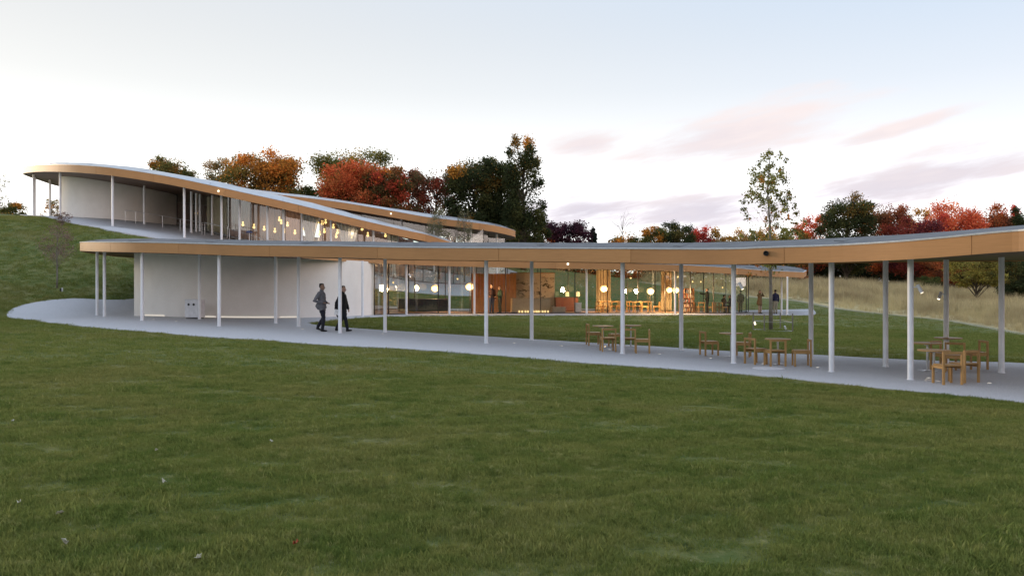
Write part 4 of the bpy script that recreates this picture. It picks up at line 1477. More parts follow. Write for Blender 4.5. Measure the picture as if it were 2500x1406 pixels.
o = MB().lathe((0, 0, 0), [(0.068, 0), (0.07, 0.13), (0.058, 0.135), (0.055, 0.07)], 20).build('floodlight', M['black'])
q = W(1871, 619, 22.0)
o.location, o.rotation_euler = (q.x, q.y - 0.01, q.z), (math.radians(90), 0, math.radians(-24))
smooth_auto(o)
tag(o, 'dark round floodlight on the fascia of the long roof', 'floodlight')
for px, py, d, lb in ((535, 467, 59.25, 'small white globe lamp on the fascia of the upper roof'), (955, 522, 71.25, 'small warm globe lamp on the rear fascia of the upper roof'), (1386, 644.5, 51.3, 'small globe lamp on the fascia above the lit glass rooms')):
    g = tag(empty('globe_lamp', W(px, py, d) + Vector((0, -0.06, 0))), lb, 'lamp', 'globe lamps on the fascias')
    smooth_auto(MB().lathe((0, -0.08, -0.10), [(0.02, 0.02), (0.055, 0.04), (0.07, 0.09), (0.065, 0.13), (0.04, 0.16), (0.01, 0.165)], 16).build('globe', M['white_glow'], g), 80)
    MB().box(0, 0.0, 0, 0.06, 0.08, 0.05).build('socket', M['steel'], g)

# tree guard round the sapling, with two small ground lamps
g = tag(empty('tree_guard', (sp.x, sp.y, gz1(sp.x, sp.y))), 'thin stakes and wire round the foot of the sapling', 'tree guard')
st = []
for px, py, top in ((1839, 806, 762), (1866, 809, 768), (1935, 811, 766), (1905, 803, 764)):
    q = hit(px, py)
    h = (py - top) / F * q.y
    MB().bar((q.x - sp.x, q.y - sp.y, q.z - g.location.z - 0.02), (q.x - sp.x, q.y - sp.y, q.z - g.location.z + h), 0.05).build('stake', M['pale_bark'], g)
    st.append(Vector((q.x - sp.x, q.y - sp.y, q.z - g.location.z)))
st = [st[0], st[1], st[2], st[3], st[0]]
for hgt in (0.04, 0.45):
    MB().tube([v + Vector((0, 0, hgt)) for v in st], 0.010, 5, cap=False).build('wire', M['steel'], g)
for px, py, lb in ((1844, 797, 'tiny lit ground lamp left of the sapling'), (1918, 808, 'small white ground lamp right of the sapling')):
    g = tag(empty('ground_lamp', hit(px, py)), lb, 'lamp', 'ground lamps at the sapling')
    MB().tube([(0, 0, -0.02), (0, 0, 0.10)], 0.02, 8).build('stem', M['steel'], g)
    MB().tube([(0, 0, 0.10), (-0.06, -0.03, 0.24)], 0.045, 12).build('head', M['white_glow' if px < 1850 else 'white_box'], g)
q = hit(152, 712)
g = tag(empty('ground_lamp', q), 'small white ground lamp on the grass slope below the twiggy tree', 'lamp', 'ground lamp on the slope')
MB().tube([(0, 0, -0.02), (0, 0, 0.22)], 0.035, 10).build('stem', M['white_box'], g)
MB().tube([(-0.09, 0.02, -0.02), (-0.09, 0.02, 0.18)], 0.06, 10).build('housing', M['black'], g)

# handrail on the upper ramp
pts = []
for px, py in ((306, 544), (331, 547.5), (397, 558), (440, 566), (493, 575), (555, 583)):
    q = hit(px, py)
    pts.append(Vector((q.x, q.y, q.z + 0.06)))
g = tag(empty('handrail', pts[0]), 'thin steel handrail along the ramp in front of the pale drum', 'handrail')
for v in pts:
    MB().tube([v - pts[0] - Vector((0, 0, 0.03)), v - pts[0] + Vector((0, 0, 0.92))], 0.015, 8).build('post', M['steel'], g)
MB().tube([v - pts[0] + Vector((0, 0, 0.94)) for v in pts], 0.016, 8).build('rail', M['steel'], g)
pts = [Vector(((px - HX) / F * d, d, 0)) for px, d in ((500, 64.2), (560, 62.6), (640, 61.6), (740, 62.2), (830, 63.0))]
for v in pts:
    v.z = gz1(v.x, v.y) + 0.06
g = tag(empty('handrail', pts[0]), 'thin steel handrail in front of the upper glass hall', 'handrail')
for v in pts:
    MB().tube([v - pts[0] - Vector((0, 0, 0.03)), v - pts[0] + Vector((0, 0, 0.95))], 0.015, 8).build('post', M['steel'], g)
MB().tube([v - pts[0] + Vector((0, 0, 0.97)) for v in pts], 0.016, 8).build('rail', M['steel'], g)


# ------------------------------------------------------------------ lower rooms
def at_floor(px, d, lift=0.05):
    x = (px - HX) / F * d
    return Vector((x, d, gz1(x, d) + lift))


def point_light(p, energy, col=(1.0, 0.62, 0.30), size=0.2, parent=None):
    l = bpy.data.lights.new('bulb', 'POINT')
    l.energy, l.color, l.shadow_soft_size = energy, col, size
    o = bpy.data.objects.new('bulb', l)
    COL.objects.link(o)
    o.location = p
    if parent:
        o.parent = parent
    return o


def lantern(px, py, d, rpx, label, floor=False, energy=60):
    p = W(px, py, d)
    r = rpx / F * d
    g = tag(empty('paper_lantern', p), label, 'lantern', 'glowing paper lanterns')
    prof = []
    for i in range(19):
        a = math.pi * i / 18
        rr_ = r * math.sin(a) * (1 + (0.012 if i % 2 else -0.012))
        prof.append((max(rr_, 0.05), -r * 0.86 * math.cos(a)))
    smooth_auto(MB().lathe((0, 0, 0), prof, 28).build('shade', M['glow'], g), 60)
    for i in range(2, 17, 2):
        a = math.pi * i / 18
        MB().tube([(r * 1.014 * math.sin(a) * math.cos(b_), r * 1.014 * math.sin(a) * math.sin(b_), -r * 0.86 * math.cos(a)) for b_ in np.linspace(0, 2 * math.pi, 25)], 0.004, 4, cap=False).build('rib', M['pale_wood'], g.children[0])
    if floor:
        zf = gz1(p.x, p.y) + 0.05 - p.z
        MB().tube([(0, 0, zf + 0.02), (0, 0, -r * 0.85)], 0.018, 8).build('stem', M['frame'], g)
        MB().lathe((0, 0, zf), [(0.15, 0), (0.15, 0.015), (0.03, 0.022)], 20).build('foot', M['frame'], g)
    else:
        MB().tube([(0, 0, r * 0.85), (0, 0, LR.z(p.x, p.y) - p.z)], 0.008, 6).build('cord', M['black'], g)
    point_light((0, -r - 0.25, -0.1), energy * 2.3, parent=g)
    return g


lantern(1062, 704, 53.2, 9.5, 'round glowing lantern over the dark counter', energy=70)
lantern(1147, 700, 53.6, 10.5, 'large glowing lantern on a thin stand at the left of the brown wood wall', True, 90)
lantern(1474, 705, 57.2, 9.5, 'bright lantern hanging in front of the left cream curtain', energy=120)
lantern(1588, 711, 57.2, 9.0, 'glowing lantern on a thin stand among the indoor chairs', True, 110)
lantern(1634, 708, 60.0, 8.0, 'glowing lantern in front of the right cream curtain', energy=90)
lantern(1650, 708, 58.6, 8.5, 'glowing lantern split by a column near the bookshelf', energy=80)
for px, lb in ((1385, 'small square glowing lamp on the dark red cabinet, left one'), (1411, 'small rounded glowing lamp on the dark red cabinet, right one')):
    p = W(px, 718, 58.0)
    g = tag(empty('table_lamp', p), lb, 'lamp', 'small lamps on the cabinet')
    MB().lathe((0, 0, -0.16), [(0.13, 0), (0.12, 0.3), (0.08, 0.32)], 16).build('lamp_shade', M['small_glow'], g)
    MB().tube([(0, 0, -0.30), (0, 0, -0.16)], 0.02, 8).build('stem', M['frame'], g)
    MB().lathe((0, 0, -0.32), [(0.07, 0), (0.06, 0.02)], 14).build('foot', M['frame'], g)


def block(name, px0, px1, y0, y1, d, depth, material, label, cat, rz=0.0, lift=0.05, parts=None):
    pm = (px0 + px1) / 2
    p = at_floor(pm, d, lift)
    w = (px1 - px0) / F * d
    h = (y1 - y0) / F * d
    g = tag(empty(name, p, rz), label, cat)
    return g, w, h


def cabinet(name, px0, px1, y0, y1, d, depth, body, top, label, cat, doors=3, rz=0.0):
    g, w, h = block(name, px0, px1, y0, y1, d, depth, body, label, cat, rz)
    MB().box(0, 0, h / 2, w, depth, h - 0.06).build('body', body, g)
    MB().box(0, 0, h - 0.015, w + 0.04, depth + 0.04, 0.03).build('top', top, g)
    MB().box(0, 0, 0.013, w - 0.06, depth - 0.06, 0.026).build('plinth', M['black'], g)
    for i in range(doors):
        wd = w / doors
        MB().box(-w / 2 + wd * (i + 0.5), -depth / 2 - 0.008, h / 2, wd - 0.02, 0.014, h - 0.12).build('front_panel', body, g)
    return g


RZ = math.radians(10)
cabinet('counter', 972, 1092, 737, 768, 52.2, 0.7, M['dark_counter'], M['dark_counter'], 'long dark navy counter behind the left glass', 'counter', 4, math.radians(14))
cabinet('counter', 1248, 1342, 732, 767, 55.6, 0.7, M['pale_wood'], M['pale_wood'], 'pale counter with a row of tiny lights at its foot', 'counter', 4, RZ)
cabinet('cabinet', 1354, 1410, 733, 767, 58.4, 0.6, M['red_cab'], M['red_cab'], 'dark red wooden cabinet carrying two small lamps', 'cabinet', 3, RZ)
cabinet('bench', 1346, 1379, 753, 767, 55.2, 0.5, M['pale_wood'], M['pale_wood'], 'low pale bench beside the pale counter', 'bench', 2, RZ)
cabinet('pedestal', 1403, 1418, 743, 767, 55.4, 0.4, M['white_box'], M['white_box'], 'narrow pale pedestal in front of the dark red cabinet', 'pedestal', 1, RZ)
# tiny lights at the counter's foot
for i, px in enumerate((1268, 1275, 1283, 1289, 1303, 1309, 1314, 1319, 1325, 1331, 1338)):
    p = at_floor(px, 54.9)
    o = MB().lathe((0, 0, 0), [(0.06, 0), (0.055, 0.14), (0.035, 0.15)], 12).build('votive_light', M['small_glow'])
    o.location = p
    tag(o, 'tiny glowing votive light on the floor before the pale counter', 'light', 'row of tiny lights at the pale counter')

# brown wood partition, boards one by one
g = tag(empty('wood_partition', at_floor(1205, 57.0), math.radians(11)), 'brown board partition behind the two standing visitors', 'partition')
wz = (1252 - 1140) / F * 57.0
nb = 14
for i in range(nb):
    MB().box(-wz / 2 + wz * (i + .5) / nb, 0, 1.32, wz / nb - 0.012, 0.04 + 0.01 * (i % 2), 2.64).build('board', M['brown_wall'], g)
# mural: pale panel with dark branching brush marks
mm = mat('mural_brushwork'); t = NT(mm)
v = t.scale(t.obj(), (1.0, 1.0, 1.9))
a = t.rng(t.noise(1.6, 5, 0.62, v, 1.6), 0.535, 0.575)
b = t.rng(t.noise(0.55, 2, 0.5, t.obj()), 0.42, 0.55)
c = t.mix(t.math('MULTIPLY', a, b), (0.36, 0.30, 0.25), (0.03, 0.025, 0.022))
t.principled(c, 0.8, 0, None, 0.2)
g = tag(empty('wall_panel', at_floor(1300, 58.2), math.radians(9)), 'greyish wall panel with dark brush marks above the pale counter', 'panel')
MB().box(0, 0, 1.36, 3.2, 0.08, 2.66).build('panel', mm, g)
MB().box(0, -0.045, 2.70, 3.24, 0.14, 0.05).build('top_trim', M['brown_wall'], g)


def curtain(name, line, z0, z1, pleat, amp, material, label, taper=None, cat='curtain', group=None):
    """hanging cloth along a plan line; taper(t, u) squeezes it, t along height, u across"""
    P = resample(line, pleat / 6)
    L = len(P)
    mid = P.mean(0)
    tg = np.gradient(P, axis=0)
    tg /= np.linalg.norm(tg, axis=1, keepdims=True)
    nn = np.c_[-tg[:, 1], tg[:, 0]]
    rows = 14
    vs, fs = [], []
    for r in range(rows + 1):
        t_ = r / rows
        for i in range(L):
            k = taper(t_, i / (L - 1)) if taper else 1.0
            ph = 2 * math.pi * i / 6
            q = mid + (P[i] - mid) * k + nn[i] * amp * math.sin(ph) * (0.7 + 0.3 * (1 - t_)) * (1.0 + (1 - k) * 0.8)
            za, zb_ = z0(P[i][0], P[i][1]), z1(P[i][0], P[i][1])
            vs.append((q[0], q[1], za + (zb_ - za) * t_))
    fs = [(r * L + i, r * L + i + 1, (r + 1) * L + i + 1, (r + 1) * L + i) for r in range(rows) for i in range(L - 1)]
    o = MB().add(vs, fs).build(name, material, smooth=True)
    so = o.modifiers.new('thick', 'SOLIDIFY')
    so.thickness = 0.012
    return tag(o, label, cat, group)


zl0, zl1 = (lambda x, y: gz1(x, y) + 0.07), (lambda x, y: LR.z(x, y) + 0.0)
for px0, px1, d, lb in ((1456, 1491, 60.2, 'left cream curtain lit yellow by the bright hanging lantern'), (1614, 1641, 62.0, 'right cream curtain lit by a lantern near the bookshelf')):
    curtain('curtain', [((px0 - HX) / F * d, d), ((px1 - HX) / F * d, d + 0.2)], zl0, zl1, 0.22, 0.05, M['curtain_cream'], lb)

# indoor tables and chairs
itab = None
for px, d, lb in ((1490, 57.8, 'long indoor table in front of the left cream curtain'), (1560, 58.4, 'long indoor table between the two cream curtains'), (1718, 61.0, 'indoor table beside the pointing visitor'), (1775, 62.2, 'indoor table of the seated visitors')):
    if itab is None:
        g = itab = empty('long_table')
        MB().box(0, 0, 0.735, 1.7, 0.75, 0.035).build('table_top', M['oak'], g)
        for sx in (-1, 1):
            for sy in (-1, 1):
                MB().box(sx * 0.78, sy * 0.31, 0.359, 0.05, 0.05, 0.717).build('leg', M['oak'], g)
    else:
        g = copy_tree(itab)
    g.location, g.rotation_euler = at_floor(px, d), (0, 0, math.radians(8))
    tag(g, lb, 'table', 'indoor tables')
for i, (px, d, rz, lb) in enumerate(((1462, 56.9, 0, 'indoor chair left of the bright hanging lantern'), (1478, 56.9, 10, 'indoor chair below the bright hanging lantern'), (1500, 57.0, 5, 'indoor chair right of the bright hanging lantern'), (1512, 58.0, 80, 'indoor chair close behind a white column'),
                                     (1538, 57.4, -10, 'indoor chair right of the white column among the tables'), (1556, 57.5, 5, 'indoor chair left of the lantern stand'), (1574, 57.6, -90, 'indoor chair turned sideways at the lantern stand'), (1603, 58.6, 90, 'indoor chair between the lantern stand and the right cream curtain'),
                                     (1698, 60.6, -70, 'indoor chair next to the bookshelf'), (1711, 60.2, 0, 'indoor chair before the pointing visitor'), (1735, 60.4, 60, 'indoor chair right of the pointing visitor'), (1752, 61.6, -80, 'indoor chair behind the seated visitors'))):
    place('c', at_floor(px, d), rz, lb, 'chair', 'indoor chairs')

# bookshelf with books
p = at_floor(1676, 60.2)
g = tag(empty('bookshelf', p, RZ), 'open wooden bookshelf packed with books near the white column', 'bookshelf')
ws, hs_ = 1.05, 1.75
for sx in (-1, 1):
    MB().box(sx * ws / 2, 0, hs_ / 2, 0.03, 0.32, hs_).build('side_panel', M['brown_wall'], g)
MB().box(0, 0.155, hs_ / 2, ws - 0.034, 0.012, hs_).build('back_panel', M['brown_wall'], g)
for j in range(6):
    MB().box(0, -0.003, 0.05 + j * 0.33, ws - 0.034, 0.30, 0.025).build('shelf', M['brown_wall'], g)
bcols = [simple('book_cloth', c_, 0.7) for c_ in ((.30, .10, .05), (.42, .30, .18), (.12, .10, .09), (.22, .06, .05), (.38, .36, .32), (.10, .13, .18))]
rb = random.Random(4)
for j in range(5):
    x = -ws / 2 + 0.04
    while x < ws / 2 - 0.08:
        tb = rb.uniform(0.035, 0.06)
        if rb.random() < 0.88:
            hbk = rb.uniform(0.19, 0.28)
            o = MB().box(0, 0, hbk / 2, tb - 0.004, 0.2, hbk).build('book', rb.choice(bcols))
            o.location = p + Matrix.Rotation(RZ, 3, 'Z') @ Vector((x + tb / 2, -0.03, 0.063 + j * 0.33))
            o.rotation_euler = (0, 0, RZ)
            tag(o, 'book packed on the open wooden bookshelf', 'book', 'books on the bookshelf')
        x += tb
# small ceiling spots in the rooms
for i, (px, py, d) in enumerate(((1117, 681, 52.5), (1540, 679, 57), (1691, 688, 60), (1711, 688, 60.5), (1764, 702, 61.5), (960, 690, 50), (1655, 676, 58.5))):
    p = W(px, py, d)
    g = tag(empty('ceiling_spot', p), 'tiny bright bulb hanging under the ceiling of the glass rooms', 'bulb', 'tiny hanging bulbs in the glass rooms')
    MB().lathe((0, 0, -0.05), [(0.015, 0), (0.05, 0.04), (0.045, 0.08), (0.02, 0.10)], 12).build('bulb', M['bulb'], g)
    MB().tube([(0, 0, 0.05), (0, 0, LR.z(p.x, p.y) - p.z + 0.02)], 0.008, 5).build('cord', M['black'], g)

# ------------------------------------------------------------------ upper hall
PEND = [(479, 518, 67.5), (593, 546, 66), (620, 552, 65.6), (645, 557, 65.4), (671, 562, 65.2), (682, 534, 64.8), (687, 541, 65.0), (702, 547, 65.2), (694, 563, 64.8), (720, 566, 65.0), (742, 556, 65.2), (763, 559, 65.0), (776, 541, 65.2), (780, 569, 65.0),
        (795, 540, 65.4), (792, 563, 65.2), (814, 552, 65.5), (824, 565, 65.4), (821, 575, 65.6), (860, 577, 65.8), (884, 557, 66.0), (898, 572, 66.2), (941, 573, 66.6), (787, 543, 64.9)]
pend0 = None
for px, py, d in PEND:
    p = W(px, py, d)
    zc = UR.z(p.x, p.y)
    if pend0 is None:
        g = pend0 = empty('pendant_lamp')
        for dz, r in ((0.10, 0.075), (-0.10, 0.11)):
            smooth_auto(MB().lathe((0, 0, dz), [(r * .2, -r), (r * .8, -r * .6), (r, 0), (r * .8, r * .6), (r * .2, r)], 14).build('bulb', M['bulb'], g), 80)
        MB().tube([(0, 0, 0), (0, 0, 1)], 0.01, 5).build('cord', M['black'], g)
    else:
        g = copy_tree(pend0)
    g.location = p
    for ch in g.children:
        if ch.name.startswith('cord'):
            ch.location, ch.scale = (0, 0, 0.15), (1, 1, max(0.05, zc - p.z - 0.14))
    tag(g, 'small golden double-globe pendant hanging in the upper glass hall', 'pendant lamp', 'golden pendant lamps in the upper hall')
for px, py, d in ((640, 545, 65.2), (700, 545, 65.0), (780, 555, 65.0), (860, 570, 65.6)):
    point_light(W(px, py, d), 6, (1.0, 0.70, 0.42), 0.3)

zu0, zu1 = (lambda x, y: gz1(x, y) + 0.09), (lambda x, y: UR.z(x, y) + 0.02)


def tied(t_, u):
    return 0.34 + 0.66 * min(1, abs(t_ - 0.34) / 0.62) ** 1.1 if t_ > 0.34 else 0.34 + 0.22 * (0.34 - t_) / 0.34


for px0, px1, d, lb in ((733, 776, 64.6, 'tall white curtain gathered at a column of the upper hall'), (820, 874, 65.4, 'white curtain tied at the waist in the upper hall'), (945, 972, 66.8, 'small white curtain near the low end of the upper hall')):
    curtain('curtain', [((px0 - HX) / F * d, d), ((px1 - HX) / F * d, d + 0.4)], zu0, zu1, 0.26, 0.06, M['curtain_white'], lb, tied)
for (a, b, c), mt, lb in (((((560, 67.0), (640, 66.2), (736, 66.0)), 0, 0), 'mirrored_sky_pink', 'long pinkish beige sheet standing in for sky mirrored in the upper hall glass'),  # pink sheets put in for the sky reflected in the hall glass
                          ((((780, 66.4), (880, 66.9), (1010, 68.0)), 0, 0), 'mirrored_sky_pink', 'pinkish sheet standing in for mirrored sky at the low end of the upper hall'),
                          ((((505, 70.5), (530, 69.2), (556, 67.6)), 0, 0), 'curtain_cream', 'cream curtain near the pale drum in the upper hall')):
    curtain('curtain', [((px - HX) / F * d, d) for px, d in a], zu0, zu1, 0.30, 0.05, M[mt], lb)
g = tag(empty('wood_partition', at_floor(500, 79.5), math.radians(-6)), 'dark maroon board screen added to shut out the sky behind the upper hall', 'partition')  # added screen, maroon like the ceiling, blocks the bright sky behind
dm = wood('maroon_sky_screen', (0.060, 0.018, 0.014), (0.105, 0.032, 0.024), 0.5, (9.0, 9.0, 0.6), 0.3)
for i in range(24):
    xx = -5.4 + i * 0.46
    wx, wy = g.location.x + xx * math.cos(math.radians(-6)), g.location.y + xx * math.sin(math.radians(-6))
    zt_ = UR.z(wx, wy) - g.location.z - 0.04
    MB().box(xx, 0, (zt_ - 0.4) / 2, 0.445, 0.05 + 0.012 * (i % 2), zt_ + 0.4).build('board', dm, g)
p = at_floor(609, 63.0, 0.07)
g = tag(empty('covered_stand', p), 'small dark object with a blue cover on a thin stand in the upper hall', 'stand')
zt = EYE + (HY - 567) / F * 63.0 - p.z
MB().tube([(0, 0, 0), (0, 0, zt - 0.05)], 0.03, 8).build('post', M['steel'], g)
MB().lathe((0, 0, 0), [(0.25, 0), (0.25, 0.02), (0.05, 0.03)], 20).build('foot', M['steel'], g)
smooth_auto(MB().lathe((0, 0, zt - 0.07), [(0.05, 0), (0.24, 0.02), (0.27, 0.08), (0.15, 0.17), (0.03, 0.19)], 20).build('cover', simple('blue_cover', (.10, .14, .32), .6), g))

# fallen leaves on the lawn
LV = simple('pale_dry_leaf', (.42, .40, .30), .8)
LRd = simple('red_dry_leaf', (.30, .06, .02), .8)
for i, (px, py, where) in enumerate(((30, 1038, 'at the far left of the lawn'), (382, 1112, 'in the left middle of the lawn'), (400, 1190, 'just below the middle of the left lawn'), (48, 1241, 'low at the left edge of the lawn'), (147, 1272, 'near the lower left corner of the lawn'),
                                     (155, 1348, 'nearest the lower left corner'), (484, 1378, 'close to the lower edge of the picture'), (663, 1085, 'in the upper middle of the lawn'), (722, 1348, 'low in the middle of the lawn'), (315, 863, 'just below the path on the left'))):
    p = hit(px, py)
    mb = MB()
    rb = random.Random(i)
    ring = [(0.032 * (1 if k % 2 else 0.8) * math.cos(k * math.pi / 5), 0.014 * (1 if k % 2 else 0.75) * math.sin(k * math.pi / 5), rb.uniform(0.0, 0.03)) for k in range(10)]
    mb.add([(0, 0, 0.004)] + ring, [(0, k + 1, (k + 1) % 10 + 1) for k in range(10)])
    o = mb.build('fallen_leaf', LRd if i == 8 else LV)
    so = o.modifiers.new('thick', 'SOLIDIFY'); so.thickness = 0.002
    o.location, o.rotation_euler = (p.x, p.y, p.z + 0.035), (rb.uniform(-.4, .4), rb.uniform(-.4, .4), rb.uniform(0, 6))
    tag(o, ('curled red' if i == 8 else 'curled pale') + ' fallen leaf ' + where, 'leaf', 'fallen leaves on the lawn')


# ------------------------------------------------------------------ people
def figure(label, loc, rz, height, pose, cols, voxel=0.013, coat=0.0, hair_long=False):
    """one continuous body grown from tapered limbs; clothes and hair are offset shells of it. Local +X is forward."""
    k = height / 1.75
    S = []

    def seg(lab, pts, rad, flat=(0, 1, 0)):
        S.append((lab, [Vector(p) for p in pts], rad, flat))

    lean = pose.get('lean', 0.0)
    hipz = pose.get('hip', 0.93)

    def up_(x, y, z):
        return (x + lean * (z - hipz), y, z)

    seg('trousers', [up_(0, 0, hipz - 0.03), up_(0, 0, hipz + 0.10)], [(0.165, 0.125), (0.155, 0.12)])
    seg('jacket', [up_(0, 0, hipz + 0.06), up_(0.01, 0, hipz + 0.22), up_(0.0, 0, hipz + 0.40), up_(-0.01, 0, hipz + 0.52)], [(0.155, 0.12), (0.16, 0.13), (0.185, 0.13), (0.12, 0.09)])
    if coat:
        seg('jacket', [up_(-0.01, 0, hipz + 0.12), (-0.04, 0, hipz - coat)], [(0.17, 0.15), (0.21, 0.20)])
    seg('skin', [up_(-0.01, 0, hipz + 0.50), up_(0.015, 0, hipz + 0.62)], [(0.062, 0.062), (0.056, 0.06)])
    hx = pose.get('head_fwd', 0.03)
    c = Vector(up_(hx, 0, hipz + 0.71))
    seg('skin', [c + Vector((0.015, 0, -0.105)), c + Vector((0.012, 0, -0.06)), c + Vector((0.0, 0, 0.0)), c + Vector((-0.008, 0, 0.06)), c + Vector((-0.01, 0, 0.10))],
        [(0.042, 0.05), (0.062, 0.078), (0.074, 0.094), (0.070, 0.086), (0.035, 0.045)])
    seg('skin', [c + Vector((0.085, 0, 0.015)), c + Vector((0.112, 0, -0.028)), c + Vector((0.088, 0, -0.04))], [0.012, 0.017, 0.012])          # nose
    seg('skin', [c + Vector((0.075, -0.018, -0.066)), c + Vector((0.075, 0.018, -0.066))], [0.016, 0.016])       # mouth
    for sy in (-1, 1):
        seg('skin', [c + Vector((-0.01, sy * 0.078, 0.015)), c + Vector((-0.006, sy * 0.080, -0.03))], [0.015, 0.012])   # ears
    seg('hair', [c + Vector((-0.035, 0, 0.02)), c + Vector((-0.03, 0, 0.08)), c + Vector((0.03, 0, 0.098))], [(0.078, 0.078), (0.076, 0.085), (0.055, 0.04)])
    if hair_long:
        seg('hair', [c + Vector((-0.06, 0, 0.04)), c + Vector((-0.075, 0, -0.10)), c + Vector((-0.07, 0, -0.2))], [(0.075, 0.05), (0.085, 0.05), (0.06, 0.03)])
    for sy, key in ((-1, 'r'), (1, 'l')):
        sh = Vector(up_(-0.01, sy * 0.175, hipz + 0.47))
        elb, hnd = Vector(pose['elbow_' + key]), Vector(pose['hand_' + key])
        seg('jacket', [Vector(up_(-0.01, sy * 0.10, hipz + 0.49)), sh, sh.lerp(elb, 0.5), elb, elb.lerp(hnd, 0.55), elb.lerp(hnd, 0.92)], [0.07, 0.072, 0.062, 0.053, 0.047, 0.042], (1, 0, 0))
        d = (hnd - elb).normalized()
        side = d.cross(Vector((0, 0, 1)))
        side = side.normalized() if side.length > 0.2 else Vector((0, sy, 0))
        palm = hnd + d * 0.075
        seg('skin', [elb.lerp(hnd, 0.88), hnd, palm], [(0.028, 0.028), (0.032, 0.024), (0.040, 0.020)], tuple(side))
        up2 = side.cross(d)
        for f, (off, ln) in enumerate(((-0.030, 0.062), (-0.010, 0.075), (0.010, 0.070), (0.030, 0.052))):
            b = palm + side * off - d * 0.01
            seg('skin', [b, b + d * ln * 0.55, b + d * ln * 0.85 - up2 * 0.022], [0.0105, 0.010, 0.008])
        b = hnd + d * 0.02 + side * (0.034 * (-sy))
        seg('skin', [b, b + d * 0.03 + side * (-sy) * 0.024, b + d * 0.06 + side * (-sy) * 0.022], [0.013, 0.011, 0.009])
        hp = Vector((0, sy * 0.085, hipz - 0.02))
        kn, an = Vector(pose['knee_' + key]), Vector(pose['ankle_' + key])
        seg('trousers', [hp, hp.lerp(kn, 0.5), kn, kn.lerp(an, 0.35), kn.lerp(an, 0.97)], [0.098, 0.085, 0.064, 0.064, 0.052], (1, 0, 0))
        ft = Vector(pose['toe_' + key])
        heel = an + (an - ft).normalized() * 0.05
        heel.z = min(an.z - 0.04, an.z)
        seg('shoe', [heel - Vector((0, 0, 0.005)), an.lerp(ft, 0.35) - Vector((0, 0, 0.035 * (an.z > ft.z))), ft], [(0.036, 0.045), (0.043, 0.042), (0.034, 0.026)])
    mb = MB()
    for lab, pts, rad, flat in S:
        rad = rad if isinstance(rad, list) else [rad] * len(pts)
        # rounded ends
        d0, d1 = (pts[0] - pts[1]).normalized(), (pts[-1] - pts[-2]).normalized()
        r0 = rad[0] if isinstance(rad[0], tuple) else (rad[0], rad[0])
        r1 = rad[-1] if isinstance(rad[-1], tuple) else (rad[-1], rad[-1])
        pp = [pts[0] + d0 * min(r0) * 0.55] + pts + [pts[-1] + d1 * min(r1) * 0.55]
        rr_ = [(r0[0] * .5, r0[1] * .5)] + list(rad) + [(r1[0] * .5, r1[1] * .5)]
        mb.tube(pp, rr_, 12, flat=flat)
    me = mb.mesh('body', [])
    tmp = bpy.data.objects.new('tmp', me)
    COL.objects.link(tmp)
    rm = tmp.modifiers.new('r', 'REMESH')
    rm.mode, rm.voxel_size = 'VOXEL', voxel
    sm = tmp.modifiers.new('s', 'SMOOTH')
    sm.factor, sm.iterations = 0.5, 3
    bpy.context.view_layer.update()
    dg = bpy.context.evaluated_depsgraph_get()
    body = bpy.data.meshes.new_from_object(tmp.evaluated_get(dg))
    bpy.data.objects.remove(tmp, do_unlink=True)
    n = len(body.vertices)
    co = np.empty(n * 3)
    body.vertices.foreach_get('co', co)
    co = co.reshape(-1, 3)
    best, lab_i = np.full(n, 1e9), np.zeros(n, int)
    names = ['skin', 'jacket', 'trousers', 'shoe', 'hair']
    for lab, pts, rad, flat in S:
        rad = rad if isinstance(rad, list) else [rad] * len(pts)
        for i in range(len(pts) - 1):
            a, b = np.array(pts[i]), np.array(pts[i + 1])
            ra = max(rad[i]) if isinstance(rad[i], tuple) else rad[i]
            rb_ = max(rad[i + 1]) if isinstance(rad[i + 1], tuple) else rad[i + 1]
            ab = b - a
            t_ = np.clip(((co - a) @ ab) / max(ab @ ab, 1e-9), 0, 1)
            dd = np.linalg.norm(co - a - t_[:, None] * ab, axis=1) - (ra + (rb_ - ra) * t_)
            if lab == 'jacket':
                dd = dd - 0.012
            u = dd < best
            best[u], lab_i[u] = dd[u], names.index(lab)
    nrm = np.empty(n * 3)
    body.vertices.foreach_get('normal', nrm)
    nrm = nrm.reshape(-1, 3)
    polys = [tuple(p_.vertices) for p_ in body.polygons]
    pl = np.array([lab_i[list(p_)].max() if len(set(lab_i[list(p_)])) == 1 else np.bincount(lab_i[list(p_)]).argmax() for p_ in polys])
    mats = {kk: simple('person_' + kk, cols[kk], 0.85, 0, 0.18, 14) for kk in names}
    body.materials.clear()
    for kk in names:
        body.materials.append(mats[kk])
    body.polygons.foreach_set('material_index', pl)
    body.polygons.foreach_set('use_smooth', [True] * len(body.polygons))
    o = link('person', body)
    o.location, o.rotation_euler, o.scale = loc, (0, 0, rz), (k, k, k)
    tag(o, label, 'person')
    for kk, nm, off in (('jacket', 'jacket', 0.014), ('trousers', 'trousers', 0.007), ('hair', 'hair', 0.008)):
        ids = [i for i, q in enumerate(pl) if q == names.index(kk)]
        if not ids:
            continue
        vmap, vs, fs = {}, [], []
        for i in ids:
            f = []
            for v in polys[i]:
                if v not in vmap:
                    vmap[v] = len(vs)
                    w_ = 0.004 * math.sin(co[v][2] * 55 + co[v][0] * 21) if kk != 'hair' else 0.005 * math.sin(co[v][0] * 160) * math.sin(co[v][1] * 150)
                    vs.append(tuple(co[v] + nrm[v] * (off + w_)))
                f.append(vmap[v])
            fs.append(tuple(f))
        MB().add(vs, fs).build(nm, mats[kk], o, smooth=True)
    return o


